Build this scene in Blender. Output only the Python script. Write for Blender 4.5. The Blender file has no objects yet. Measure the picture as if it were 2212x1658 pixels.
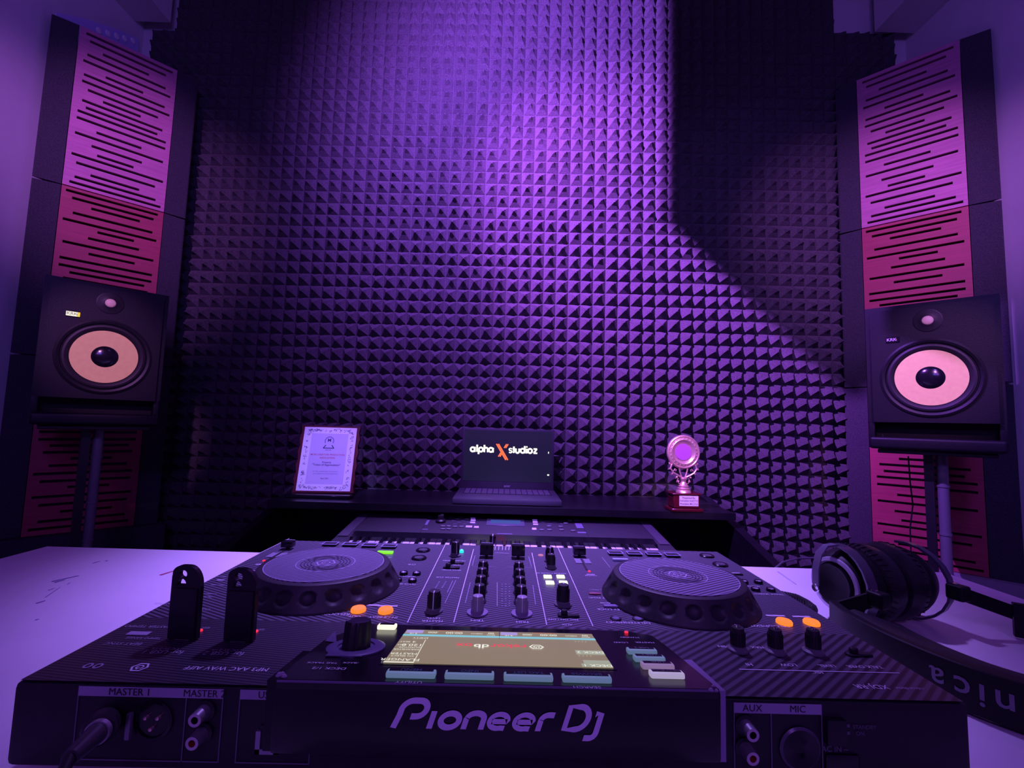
import bpy, bmesh, math, random
from mathutils import Matrix, Vector
random.seed(7)
S = bpy.context.scene
COL = S.collection
PI = math.pi
R = math.radians

# ------------------------------------------------------------------ camera
F, CX, CY, ZC = 1000.0, 1106.0, 829.0, 0.985
AX = [(0.99946867, 0.03053653, 0.01139696), (-0.01394834, 0.08468635, 0.99631002), (0.02945868, -0.99593963, 0.08506729)]
cd = bpy.data.cameras.new('camera'); cam = bpy.data.objects.new('camera', cd); COL.objects.link(cam)
cd.sensor_width = 36.0; cd.lens = 36.0 * F / 2212.0; cd.clip_start = 0.02; cd.clip_end = 50
cam.matrix_world = Matrix(((AX[0][0], -AX[0][1], -AX[0][2], 0), (AX[1][0], -AX[1][1], -AX[1][2], 0),
                           (AX[2][0], -AX[2][1], -AX[2][2], ZC), (0, 0, 0, 1)))
S.camera = cam

# ------------------------------------------------------------------ world, lights, exposure
S.view_settings.view_transform = 'Standard'; S.view_settings.look = 'None'
S.view_settings.exposure = 0.0; S.view_settings.gamma = 1.0
w = bpy.data.worlds.new('world'); S.world = w; w.use_nodes = True
w.node_tree.nodes['Background'].inputs[0].default_value = (0.10, 0.02, 0.30, 1)
w.node_tree.nodes['Background'].inputs[1].default_value = 0.008


def lamp(name, kind, loc, target, col, power, size=0.03, angle=60, blend=0.3):
    d = bpy.data.lights.new(name, kind); o = bpy.data.objects.new(name, d); COL.objects.link(o)
    o.location = loc; d.color = col; d.energy = power
    if kind == 'SPOT':
        d.spot_size = R(angle); d.spot_blend = blend; d.shadow_soft_size = size
    elif kind == 'AREA':
        d.size = size
    else:
        d.shadow_soft_size = size
    o.rotation_euler = (Vector(target) - Vector(loc)).to_track_quat('-Z', 'Y').to_euler()
    return o


VIOLET = (0.28, 0.13, 1.0); PURPLE = (0.36, 0.10, 1.0); ROSE = (0.62, 0.18, 1.0); BLUE = (0.17, 0.11, 1.0)
KX, KY, KZ = -0.32, 0.78, 2.40   # stage light in front of the foam wall, above the picture
lamp('unseen_stage_light_wide', 'SPOT', (KX, KY, KZ), (0.36, 1.83, 2.15), PURPLE, 500, 0.005, 138, 1.0)
lamp('unseen_stage_light_beam', 'SPOT', (KX, KY, KZ), (0.46, 1.83, 1.88), (0.55, 0.10, 1.0), 560, 0.005, 66, 1.0)
lamp('wall_fill', 'SPOT', (0.5, -0.3, 2.6), (0.95, 1.83, 1.25), VIOLET, 60, 0.10, 58, 1.0)  # added fill that lifts the shaded part of the wall
lamp('desk_downlight', 'SPOT', (0.02, 1.25, 2.5), (0.0, 0.98, 0.75), (0.38, 0.20, 1.0), 430, 0.06, 47, 1.0)
lamp('right_panel_fill', 'SPOT', (0.75, -0.5, 2.6), (1.36, 1.60, 1.78), ROSE, 290, 0.03, 27, 1.0)  # unseen spot added to light the right corner panels
lamp('left_panel_fill', 'SPOT', (-0.75, -0.5, 2.6), (-1.38, 1.60, 1.84), ROSE, 230, 0.03, 25, 1.0)  # unseen spot added to light the left corner panels
lamp('right_speaker_fill', 'SPOT', (0.3, -0.4, 2.2), (1.13, 1.22, 1.16), (0.80, 0.26, 0.95), 95, 0.02, 11, 0.8)  # added narrow spot that only brightens the right speaker cone
lamp('left_speaker_fill', 'SPOT', (-0.3, -0.4, 2.2), (-1.15, 1.33, 1.16), (0.80, 0.26, 0.95), 110, 0.02, 10, 0.8)  # added narrow spot that only brightens the left speaker cone
lamp('side_wall_glow_left', 'SPOT', (0.2, -0.9, 2.0), (-1.63, 1.1, 1.85), BLUE, 40, 0.1, 62, 1.0)
lamp('side_wall_glow_right', 'SPOT', (-0.2, -0.9, 2.0), (1.66, 1.1, 1.80), BLUE, 40, 0.1, 60, 1.0)
lamp('room_fill', 'POINT', (0.0, -1.7, 2.2), (0, 0, 0), (0.36, 0.12, 1.0), 42, 0.25)  # added weak fill from behind the camera, stands for no lamp
lamp('certificate_fill', 'SPOT', (-0.3, -0.3, 2.3), (-0.61, 1.62, 0.84), (0.34, 0.22, 1.0), 260, 0.03, 9, 0.8)  # added narrow spot to brighten the certificate paper
lamp('laptop_fill', 'SPOT', (0.0, -0.3, 2.3), (0.01, 1.58, 0.72), (0.34, 0.18, 1.0), 200, 0.03, 10, 0.8)  # added narrow spot to brighten the laptop
lamp('trophy_fill', 'SPOT', (0.3, -0.3, 2.3), (0.59, 1.53, 0.84), (0.85, 0.36, 1.0), 240, 0.03, 8, 0.8)  # added narrow spot to brighten the trophy

# ------------------------------------------------------------------ rays through the photograph, used to place things on real planes


def ray(px, py):
    c = ((px - CX) / F, (py - CY) / F, 1.0)
    return Vector([sum(a * b for a, b in zip(r, c)) for r in AX])


def atz(px, py, z):
    d = ray(px, py); return Vector((0, 0, ZC)) + d * ((z - ZC) / d.z)


def aty(px, py, y):
    d = ray(px, py); return Vector((0, 0, ZC)) + d * (y / d.y)


def atpl(px, py, p0, n):
    d = ray(px, py); n = Vector(n); return Vector((0, 0, ZC)) + d * (n.dot(Vector(p0) - Vector((0, 0, ZC))) / n.dot(d))


# ------------------------------------------------------------------ materials
MATS = {}


def newmat(name):
    m = bpy.data.materials.new(name); m.use_nodes = True; MATS[name] = m
    return m, m.node_tree, m.node_tree.nodes['Principled BSDF']


def mat(name, col, rough=0.5, metal=0.0, emit=None, estr=1.0, noise=0.0, nscale=60, bump=0.0, spec=0.5, coat=0.0):
    if name in MATS: return MATS[name]
    m, nt, b = newmat(name)
    b.inputs['Base Color'].default_value = (*col, 1); b.inputs['Roughness'].default_value = rough
    b.inputs['Metallic'].default_value = metal; b.inputs['Specular IOR Level'].default_value = spec
    b.inputs['Coat Weight'].default_value = coat
    if emit:
        b.inputs['Emission Color'].default_value = (*emit, 1); b.inputs['Emission Strength'].default_value = estr
    if noise or bump:
        tc = nt.nodes.new('ShaderNodeTexCoord'); n = nt.nodes.new('ShaderNodeTexNoise')
        n.inputs['Scale'].default_value = nscale; n.inputs['Detail'].default_value = 6
        nt.links.new(tc.outputs['Object'], n.inputs['Vector'])
        if noise:
            r = nt.nodes.new('ShaderNodeValToRGB')
            r.color_ramp.elements[0].position = 0.3; r.color_ramp.elements[1].position = 0.7
            r.color_ramp.elements[0].color = (*[c * (1 - noise) for c in col], 1)
            r.color_ramp.elements[1].color = (*[min(1, c * (1 + noise)) for c in col], 1)
            nt.links.new(n.outputs['Fac'], r.inputs['Fac']); nt.links.new(r.outputs['Color'], b.inputs['Base Color'])
        if bump:
            bp = nt.nodes.new('ShaderNodeBump'); bp.inputs['Strength'].default_value = bump; bp.inputs['Distance'].default_value = 0.002
            nt.links.new(n.outputs['Fac'], bp.inputs['Height']); nt.links.new(bp.outputs['Normal'], b.inputs['Normal'])
    return m


def stripes(name, c0, c1, angle, period, rough=0.42, duty=0.5, weave=False):
    if name in MATS: return MATS[name]
    m, nt, b = newmat(name)
    g = nt.nodes.new('ShaderNodeNewGeometry')
    dot = nt.nodes.new('ShaderNodeVectorMath'); dot.operation = 'DOT_PRODUCT'
    dot.inputs[1].default_value = (math.cos(R(angle)) / period, math.sin(R(angle)) / period, 0)
    nt.links.new(g.outputs['Position'], dot.inputs[0])
    fr = nt.nodes.new('ShaderNodeMath'); fr.operation = 'FRACT'; nt.links.new(dot.outputs['Value'], fr.inputs[0])
    r = nt.nodes.new('ShaderNodeValToRGB')
    r.color_ramp.elements[0].position = 0.0; r.color_ramp.elements[0].color = (*c0, 1)
    r.color_ramp.elements[1].position = 1.0; r.color_ramp.elements[1].color = (*c0, 1)
    for p, c in ((duty * 0.25, c0), (duty * 0.5, c1), (duty + 0.1, c1), (duty + 0.3, c0)):
        e = r.color_ramp.elements.new(p); e.color = (*c, 1)
    nt.links.new(fr.outputs[0], r.inputs['Fac'])
    nt.links.new(r.outputs['Color'], b.inputs['Base Color'])
    b.inputs['Roughness'].default_value = rough
    return m


M_FOAM = mat('charcoal_foam', (0.072, 0.070, 0.078), 0.95, noise=0.35, nscale=250, bump=0.5, spec=0.15)
M_FOAM2 = mat('smooth_dark_foam', (0.045, 0.045, 0.055), 0.95, noise=0.3, nscale=300, bump=0.4, spec=0.1)
M_PLASTER = mat('white_plaster', (0.62, 0.60, 0.62), 0.85, noise=0.05, nscale=6, bump=0.05)
M_DARKP = mat('dark_paint', (0.06, 0.05, 0.08), 0.9, noise=0.05, nscale=6)
M_FLOOR = mat('grey_carpet', (0.10, 0.09, 0.10), 0.95, noise=0.3, nscale=120)
M_BLACKWOOD = mat('black_laminate', (0.012, 0.012, 0.016), 0.35, noise=0.2, nscale=30)
M_TABLE = mat('white_tabletop', (0.78, 0.76, 0.80), 0.45, noise=0.04, nscale=9)
M_BLACK = mat('matt_black_plastic', (0.012, 0.012, 0.015), 0.45)
M_BLACKG = mat('gloss_black_plastic', (0.008, 0.008, 0.012), 0.18)
M_RUB = mat('black_rubber', (0.015, 0.014, 0.017), 0.55)
M_VINYL = mat('speaker_black_vinyl', (0.010, 0.010, 0.013), 0.42, noise=0.15, nscale=400, bump=0.12, spec=0.28)
M_GREY = mat('grey_plastic', (0.16, 0.16, 0.18), 0.45)
M_SILVER = mat('satin_silver', (0.45, 0.45, 0.48), 0.35, metal=0.7)
M_CHROME = mat('polished_metal', (0.75, 0.75, 0.78), 0.15, metal=1.0)
M_WHITE = mat('white_print', (0.60, 0.58, 0.62), 0.5)
M_DIM = mat('grey_print', (0.25, 0.24, 0.28), 0.5)
M_CONE = mat('tan_aramid_cone', (1.0, 0.92, 0.26), 0.75, noise=0.06, nscale=90)
M_GOLD = mat('rose_gold', (0.98, 0.66, 0.60), 0.34, metal=0.75)
M_MAROON = mat('maroon_lacquer', (0.09, 0.006, 0.014), 0.25, coat=0.5)
M_PAPER = mat('certificate_paper', (0.80, 0.78, 0.80), 0.6)
M_INK = mat('dark_ink', (0.03, 0.02, 0.12), 0.6)
M_INKM = mat('mid_ink', (0.22, 0.18, 0.40), 0.6)
M_REDINK = mat('red_ink', (0.5, 0.02, 0.08), 0.6)

# wood of the slotted panels: fine grain
m, nt, b = newmat('mahogany_veneer')
tc = nt.nodes.new('ShaderNodeTexCoord'); mp = nt.nodes.new('ShaderNodeMapping'); mp.inputs['Scale'].default_value = (3, 3, 40)
n = nt.nodes.new('ShaderNodeTexNoise'); n.inputs['Scale'].default_value = 3; n.inputs['Detail'].default_value = 8
r = nt.nodes.new('ShaderNodeValToRGB'); r.color_ramp.elements[0].position = 0.3; r.color_ramp.elements[1].position = 0.75
r.color_ramp.elements[0].color = (0.40, 0.14, 0.25, 1); r.color_ramp.elements[1].color = (0.54, 0.20, 0.34, 1)
nt.links.new(tc.outputs['Object'], mp.inputs['Vector']); nt.links.new(mp.outputs[0], n.inputs['Vector'])
nt.links.new(n.outputs['Fac'], r.inputs['Fac']); nt.links.new(r.outputs['Color'], b.inputs['Base Color']); b.inputs['Roughness'].default_value = 0.55
M_WOOD = m
M_WOODR = m.copy(); M_WOODR.name = 'red_mahogany_veneer'
for nd_ in M_WOODR.node_tree.nodes:
    if nd_.type == 'VALTORGB':
        nd_.color_ramp.elements[0].color = (0.28, 0.030, 0.060, 1); nd_.color_ramp.elements[1].color = (0.38, 0.045, 0.085, 1)


def glow(name, col, s, base=(0.02, 0.02, 0.02)):
    return mat(name, base, 0.4, emit=col, estr=s)


G_ORANGE = glow('orange_lit', (1.0, 0.20, 0.02), 1.3); G_WHITE = glow('white_lit', (1.0, 0.95, 0.75), 1.1)
G_PADW = glow('pale_lit_pad', (0.95, 1.0, 0.72), 1.3); G_GREEN = glow('green_lit', (0.30, 1.0, 0.03), 0.9)
G_RED = glow('red_led', (1.0, 0.02, 0.05), 1.6); G_CYAN = glow('cyan_led', (0.02, 0.75, 0.75), 1.2)
G_PINK = glow('pink_led', (0.75, 0.22, 0.45), 0.8); G_PALEB = glow('pale_blue_edge', (0.12, 0.22, 0.30), 0.6, (0.3, 0.35, 0.4))
G_PALEP = glow('pale_pink_edge', (0.30, 0.20, 0.32), 0.6, (0.35, 0.3, 0.38))
G_SCR = glow('display_beige', (0.26, 0.20, 0.12), 0.95); G_SCRW = glow('display_white', (0.9, 0.9, 0.78), 0.95)
G_SCRR = glow('display_red', (0.85, 0.07, 0.10), 0.9); G_SCRO = glow('display_orange', (0.8, 0.18, 0.05), 0.7)
G_SCRC = glow('display_cyan', (0.22, 0.62, 0.75), 0.9); G_SCRV = glow('display_lilac', (0.42, 0.32, 0.75), 0.9)
G_LAP = glow('laptop_dark_screen', (0.005, 0.007, 0.020), 1.0, (0.005, 0.005, 0.006)); G_LAPW = glow('laptop_white', (1.0, 1.0, 0.85), 1.3)
G_LAPO = glow('laptop_orange', (1.0, 0.16, 0.03), 1.3); G_LCD = glow('keyboard_lcd_blue', (0.05, 0.10, 0.42), 0.8)
G_KRKW = glow('lit_badge_white', (1.0, 0.95, 0.75), 1.0); G_KRKY = glow('lit_badge_yellow', (0.9, 0.6, 0.03), 1.0)

# ------------------------------------------------------------------ mesh building
WM = {}


class MB:
    def __init__(s, xf=None):
        s.v = []; s.f = []; s.m = []; s.sm = []; s.xf = xf or Matrix.Identity(4)

    def add(s, vs, fs, mi=0, sm=False, M=None):
        o = len(s.v); T = s.xf @ M if M else s.xf
        s.v += [T @ Vector(p) for p in vs]
        for f in fs:
            s.f.append([i + o for i in f]); s.m.append(mi); s.sm.append(sm)
        return s

    def box(s, x0, x1, y0, y1, z0, z1, mi=0, M=None):
        vs = [(x, y, z) for x in (x0, x1) for y in (y0, y1) for z in (z0, z1)]
        return s.add(vs, [(0, 1, 3, 2), (4, 6, 7, 5), (0, 4, 5, 1), (2, 3, 7, 6), (0, 2, 6, 4), (1, 5, 7, 3)], mi, False, M)

    def rbox(s, x0, x1, y0, y1, z0, z1, r, seg=2, mi=0, M=None, sm=True):
        bm = bmesh.new(); bmesh.ops.create_cube(bm, size=1)
        for v in bm.verts:
            v.co = Vector(((x0 + x1) / 2 + v.co.x * (x1 - x0), (y0 + y1) / 2 + v.co.y * (y1 - y0), (z0 + z1) / 2 + v.co.z * (z1 - z0)))
        bmesh.ops.bevel(bm, geom=bm.edges[:], offset=r, segments=seg, affect='EDGES', profile=0.6)
        s.bm(bm, mi, sm, M); return s

    def bm(s, bm, mi=0, sm=False, M=None):
        bm.verts.index_update()
        s.add([v.co.copy() for v in bm.verts], [[v.index for v in f.verts] for f in bm.faces], mi, sm, M); bm.free(); return s

    def quad(s, pts, mi=0, M=None):
        return s.add(pts, [tuple(range(len(pts)))], mi, False, M)

    def prism(s, pts, d, mi=0, M=None):
        n = len(pts); d = Vector(d)
        vs = [Vector(p) for p in pts] + [Vector(p) + d for p in pts]
        fs = [tuple(range(n)), tuple(range(2 * n - 1, n - 1, -1))] + [(i, (i + 1) % n, n + (i + 1) % n, n + i) for i in range(n)]
        return s.add(vs, fs, mi, False, M)

    def lathe(s, prof, seg=32, mi=0, M=None, sm=True, mis=None):
        vs = []; fs = []; n = len(prof)
        for i in range(seg):
            a = 2 * PI * i / seg
            for (r_, z_) in prof: vs.append((r_ * math.cos(a), r_ * math.sin(a), z_))
        for k in range(n - 1):
            fs = []
            for i in range(seg):
                j = (i + 1) % seg
                fs.append((i * n + k, j * n + k, j * n + k + 1, i * n + k + 1))
            if k == 0: base = len(s.v); s.add(vs, fs, mis[k] if mis else mi, sm, M)
            else:
                for f in fs:
                    s.f.append([q + base for q in f]); s.m.append(mis[k] if mis else mi); s.sm.append(sm)
        for k in (0, n - 1):
            if prof[k][0] > 1e-6:
                s.f.append([base + i * n + k for i in range(seg)]); s.m.append((mis[min(k, n - 2)] if mis else mi)); s.sm.append(False)
        return s

    def tube(s, pts, rad, seg=8, mi=0, closed=False, M=None):
        pts = [Vector(p) for p in pts]; n = len(pts); up = None; vs = []
        for i, p in enumerate(pts):
            a = pts[(i - 1) % n] if (closed or i) else p; b_ = pts[(i + 1) % n] if (closed or i < n - 1) else p
            t = (b_ - a).normalized()
            if up is None: up = t.orthogonal().normalized()
            up = (up - t * up.dot(t)).normalized(); q = t.cross(up)
            rr = rad[i] if isinstance(rad, (list, tuple)) else rad
            for k in range(seg):
                an = 2 * PI * k / seg; vs.append(p + up * math.cos(an) * rr + q * math.sin(an) * rr)
        fs = []
        for i in range(n if closed else n - 1):
            j = (i + 1) % n
            for k in range(seg): fs.append((i * seg + k, i * seg + (k + 1) % seg, j * seg + (k + 1) % seg, j * seg + k))
        if not closed: fs += [tuple(range(seg - 1, -1, -1)), tuple((n - 1) * seg + k for k in range(seg))]
        return s.add(vs, fs, mi, True, M)

    def sweep(s, pts, prof, upf, mi=0, M=None, sm=True):
        """closed profile [(side, up)] swept along pts; upf(i) gives the up direction"""
        pts = [Vector(p) for p in pts]; n = len(pts); k = len(prof); vs = []
        for i, p in enumerate(pts):
            t = (pts[min(i + 1, n - 1)] - pts[max(i - 1, 0)]).normalized()
            u = Vector(upf(i)); u = (u - t * u.dot(t)).normalized(); q = t.cross(u)
            for a, c in prof: vs.append(p + q * a + u * c)
        fs = [(i * k + j, i * k + (j + 1) % k, (i + 1) * k + (j + 1) % k, (i + 1) * k + j) for i in range(n - 1) for j in range(k)]
        fs += [tuple(range(k - 1, -1, -1)), tuple((n - 1) * k + j for j in range(k))]
        return s.add(vs, fs, mi, sm, M)

    def build(s, name, mats, parent=None):
        if not isinstance(mats, (list, tuple)): mats = [mats]
        xs = [p for p in s.v]
        c = Vector([(min(p[i] for p in xs) + max(p[i] for p in xs)) / 2 for i in range(3)])
        me = bpy.data.meshes.new(name); me.from_pydata([tuple(p - c) for p in s.v], [], s.f)
        for m_ in mats: me.materials.append(m_)
        me.polygons.foreach_set('material_index', s.m); me.polygons.foreach_set('use_smooth', s.sm)
        bm = bmesh.new(); bm.from_mesh(me); bmesh.ops.recalc_face_normals(bm, faces=bm.faces[:]) if not getattr(s, 'keep', False) else None
        bm.to_mesh(me); bm.free(); me.update()
        if any(s.sm):
            try: me.set_sharp_from_angle(angle=R(38))
            except Exception: pass
        return link(name, me, parent, Matrix.Translation(c))


def link(name, me, parent=None, M=None):
    o = bpy.data.objects.new(name, me); COL.objects.link(o); M = M or Matrix.Identity(4)
    if parent: o.parent = parent; o.matrix_local = WM[parent.name].inverted() @ M
    else: o.matrix_local = M
    WM[o.name] = M.copy(); return o


def tag(o, label=None, cat=None, group=None, kind=None):
    if label: o['label'] = label
    if cat: o['category'] = cat
    if group: o['group'] = group
    if kind: o['kind'] = kind
    return o


def thing(name, loc, label, cat, group=None):
    return tag(link(name, None, None, Matrix.Translation(Vector(loc))), label, cat, group)


def struct(mb, name, m): return tag(mb.build(name, m), kind='structure')


def frame(o, x, y, z=None):
    """matrix from an origin and two axes"""
    x = Vector(x).normalized(); y = Vector(y); y = (y - x * x.dot(y)).normalized(); z = x.cross(y)
    return Matrix(((x.x, y.x, z.x, o[0]), (x.y, y.y, z.y, o[1]), (x.z, y.z, z.z, o[2]), (0, 0, 0, 1)))


_T = {}


def tgeo(txt, size=1.0, bold=0.0):
    k = (txt, bold)
    if k not in _T:
        c = bpy.data.curves.new('t', 'FONT'); c.body = txt; c.size = 1; c.align_x = 'CENTER'; c.align_y = 'CENTER'; c.resolution_u = 3; c.offset = bold
        o = bpy.data.objects.new('t', c); COL.objects.link(o)
        me = o.evaluated_get(bpy.context.evaluated_depsgraph_get()).to_mesh()
        _T[k] = ([v.co.copy() for v in me.vertices], [tuple(p.vertices) for p in me.polygons])
        bpy.data.objects.remove(o); bpy.data.curves.remove(c)
    v, f = _T[k]
    return [p * size for p in v], f


def put_text(mb, txt, size, M, mi=0, bold=0.0, sx=1.0):
    v, f = tgeo(txt, size, bold)
    mb.add([(p.x * sx, p.y, 0) for p in v], f, mi, False, M)


def arc(cx, cy, rx, ry, a0, a1, n=14):
    return [(cx + rx * math.cos(R(a0 + (a1 - a0) * i / n)), cy + ry * math.sin(R(a0 + (a1 - a0) * i / n))) for i in range(n + 1)]


def stroke(mb, pts, wd, M, mi=0, closed=False, shear=0.0):
    """flat ribbon letter stroke"""
    pts = [Vector((p[0], p[1])) for p in pts]; n = len(pts); L = []; Q = []
    for i in range(n):
        a = pts[(i - 1) % n] if (closed or i) else pts[i]; c = pts[(i + 1) % n] if (closed or i < n - 1) else pts[i]
        t = (c - a).normalized(); q = Vector((-t.y, t.x)) * wd / 2
        L.append(pts[i] + q); Q.append(pts[i] - q)
    vs = [(p.x + shear * p.y, p.y, 0) for p in L + Q]
    fs = [(i, (i + 1) % n, n + (i + 1) % n, n + i) for i in range(n if closed else n - 1)]
    mb.add(vs, fs, mi, False, M)


# ------------------------------------------------------------------ room shell
XL, XR, YB, YF, ZT = -1.635, 1.67, 1.885, -2.6, 3.02
TH = R(1.3)
struct(MB().box(XL - .1, XL, YF - .1, YB + .15, 0, ZT), 'wall_left', M_PLASTER)
struct(MB().box(XR, XR + .1, YF - .1, YB + .15, 0, ZT), 'wall_right', M_PLASTER)
struct(MB(Matrix.Translation((0, 1.875, 0)) @ Matrix.Rotation(-TH, 4, 'Z')).box(XL - .1, XR + .1, 0, .08, 0, ZT), 'wall_back', M_PLASTER)
struct(MB().box(XL, XR, YF - .1, YF, 0, ZT), 'wall_front', M_DARKP)
struct(MB().box(XL - .1, XR + .1, YF - .1, YB + .15, -.05, 0), 'floor', M_FLOOR)
struct(MB().box(XL - .1, XR + .1, YF - .1, YB + .15, ZT, ZT + .05), 'ceiling', M_DARKP)
# boxed soffits that run along both side walls below the ceiling
sl = aty(372, 53, 1.87); sr = aty(1885, 52, 1.80)
struct(MB().box(XL, sl.x, YF, 1.86, sl.z, ZT), 'trim_1', M_PLASTER)
struct(MB().box(sr.x, XR, YF, 1.79, sl.z + .02, ZT), 'trim_2', M_PLASTER)

# ------------------------------------------------------------------ pyramid foam tiles
NC = 14; PITCH = 0.71 / NC


def foam_mesh(nx, nz, seed):
    rnd = random.Random(seed); vs = []; fs = []
    W_, H_, D0 = nx * PITCH, nz * PITCH, 0.012
    for i in range(nx):
        for j in range(nz):
            x0, z0 = i * PITCH, j * PITCH; g = 0.0012
            ax, az = x0 + PITCH / 2 + rnd.uniform(-.0045, .0045), z0 + PITCH / 2 + rnd.uniform(-.0045, .0045)
            h = 0.034 + rnd.uniform(-.003, .002); o = len(vs); tp = 0.0022
            vs += [(x0 + g, -D0, z0 + g), (x0 + PITCH - g, -D0, z0 + g), (x0 + PITCH - g, -D0, z0 + PITCH - g), (x0 + g, -D0, z0 + PITCH - g)]
            mid = 0.55
            for (cx_, cz_) in ((x0 + g, z0 + g), (x0 + PITCH - g, z0 + g), (x0 + PITCH - g, z0 + PITCH - g), (x0 + g, z0 + PITCH - g)):
                vs.append((cx_ + (ax - cx_) * mid, -D0 - h * (mid - .07), cz_ + (az - cz_) * mid))
            vs += [(ax - tp, -D0 - h, az - tp), (ax + tp, -D0 - h, az - tp), (ax + tp, -D0 - h, az + tp), (ax - tp, -D0 - h, az + tp)]
            for k in range(4):
                q = (k + 1) % 4
                fs += [(o + k, o + q, o + 4 + q, o + 4 + k), (o + 4 + k, o + 4 + q, o + 8 + q, o + 8 + k)]
            fs.append((o + 8, o + 9, o + 10, o + 11))
    o = len(vs)
    vs += [(x, y, z) for x in (0, W_) for y in (-D0 + .001, 0) for z in (0, H_)]
    fs += [tuple(o + k for k in f) for f in ((0, 1, 3, 2), (4, 6, 7, 5), (0, 4, 5, 1), (2, 3, 7, 6), (0, 2, 6, 4), (1, 5, 7, 3))]
    me = bpy.data.meshes.new('acoustic_foam_tile'); me.from_pydata(vs, [], fs); me.materials.append(M_FOAM)
    return me


FM = {}
rows = [(0.36, 14, 'bottom row'), (1.07, 14, 'second row from the bottom'), (1.78, 14, 'third row from the bottom'), (2.49, 10, 'top row')]
cols = [(-1.483 - 2 * PITCH, 2, 'cut strip in the left corner'), (-1.483, 14, 'first column from the left'), (-0.773, 14, 'second column from the left'),
        (-0.063, 14, 'third column from the left'), (0.647, 14, 'fourth column from the left'), (1.357, 5, 'cut strip in the right corner')]
BW = Matrix.Translation((0, 1.873, 0)) @ Matrix.Rotation(-TH, 4, 'Z')
for ri, (z0, nz, rn) in enumerate(rows):
    for ci, (x0, nx, cn) in enumerate(cols):
        nz_, nx_, xx = nz, nx, x0
        if ci in (0, 5):
            if ri < 3: continue
            z0 = 2.49 - PITCH; nz_ = 4 if ci == 0 else 5
        else: z0 = rows[ri][0]
        key = (nx_, nz_, (ri + ci) % 3)
        if key not in FM: FM[key] = foam_mesh(*key[:2], 11 + key[2])
        o = link('acoustic_foam_tile', FM[key], None, BW @ Matrix.Translation((xx + random.uniform(-.001, .001), 0, z0)))
        tag(o, 'charcoal pyramid foam tile, %s, %s' % (rn, cn), 'foam tile', 'pyramid foam tiles covering the back wall')

# ------------------------------------------------------------------ slotted wooden corner panels
SL = [(.035, .06, .95), (.075, .10, .88), (.122, .23, .70), (.165, .09, .89), (.21, .06, .95), (.258, .28, .66), (.295, .08, .90), (.338, .07, .96),
      (.382, .13, .84), (.42, .28, .66), (.457, .09, .90), (.495, .13, .85), (.53, .06, .95), (.573, .06, .95), (.625, .25, .70), (.668, .06, .94),
      (.718, .22, .72), (.766, .28, .64), (.80, .05, .96), (.848, .10, .88), (.90, .24, .72), (.935, .10, .90), (.972, .06, .96)]


def corner_panel(xf, side, wx0, wx1, width, z0, z1, label, flip, wood):
    t = thing('acoustic_absorber', xf @ Vector((width / 2, .02, z0)), label, 'acoustic panel', 'slotted wooden acoustic panels in the %s corner' % side)
    mb = MB(xf); H = z1 - z0; ww = wx1 - wx0; sh = 0.0092; D = .012
    sl_ = sorted([(1 - a, b_, c_) if not flip else (a, 1 - c_, 1 - b_) for a, b_, c_ in SL])
    zprev = z0 + .001
    for a, f0, f1 in sl_:
        zc = z0 + a * H
        mb.box(wx0, wx1, 0, D, zprev, zc - sh / 2)
        mb.box(wx0, wx0 + f0 * ww, 0, D, zc - sh / 2, zc + sh / 2)
        mb.box(wx0 + f1 * ww, wx1, 0, D, zc - sh / 2, zc + sh / 2)
        zprev = zc + sh / 2
    mb.box(wx0, wx1, 0, D, zprev, z1 - .003)
    mb.build('wooden_front', wood, t)
    MB(xf).box(wx0, wx1, .02, .03, z0 + .001, z1 - .001).build('backing', M_BLACK, t)
    for a, c_, s_ in ((0, wx0 - .002, 1), (wx1 + .002, width, -1)):
        q = MB(xf); out = a if s_ == 1 else c_; inn = c_ if s_ == 1 else a
        q.prism([(out, .004, z0 + .001), (inn, .004, z0 + .001), (inn, .045, z0 + .001), (out, .018, z0 + .001)], (0, 0, 0))
        q = MB(xf)
        pts = [(out + s_ * .004, .006), (inn, .003), (inn, .040), (out, .008)]
        zt = z1 - .002
        vs = [(x, y, z0 + .001) for x, y in pts] + [(x, y, zt - (.003 if i in (0, 3) else 0)) for i, (x, y) in enumerate(pts)]
        q.add(vs, [(0, 1, 2, 3), (7, 6, 5, 4)] + [(i, (i + 1) % 4, 4 + (i + 1) % 4, 4 + i) for i in range(4)])
        q.build('foam_edge', M_FOAM2, t)
    return t


XFL = frame((-1.600, 1.498, 0), (1, 1, 0), (-1, 1, 0))
XFR = frame((1.3265, 1.7975, 0), (1, -1, 0), (1, 1, 0))
lz = [.573, 1.165, 1.76, 2.348]; rz = [.53, 1.165, 1.79, 2.412]
nm = ['bottom', 'middle', 'top']
for i in range(3):
    corner_panel(XFL, 'left', .072, .356, .427, lz[i], lz[i + 1],
                 'slotted reddish wooden acoustic panel with foam edges, %s one of the left corner stack' % nm[i], i != 2, M_WOOD if i == 2 else M_WOODR)
    corner_panel(XFR, 'right', .074, .373, .453, rz[i], rz[i + 1],
                 'slotted reddish wooden acoustic panel with foam edges, %s one of the right corner stack' % nm[i], i == 1, M_WOOD if i == 2 else M_WOODR)
# low plaster plinths the corner stacks stand on
for nme, xf, wd, zt, m_ in (('trim_3', XFL, .427, .572, M_FOAM2), ('trim_4', XFR, .453, .529, mat('grey_plaster', (.25, .23, .28), .9))):
    struct(MB(xf).box(-.02, wd + .02, -.03, .04, 0.001, zt), nme, m_)

# slanting glow with light dots on the left wall, built as a pale strip
t = thing('glow_strip', (XL + .008, 1.7, 2.38), 'painted slanting pale blue glow with a row of light dots above the left corner panels', 'strip')


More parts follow.
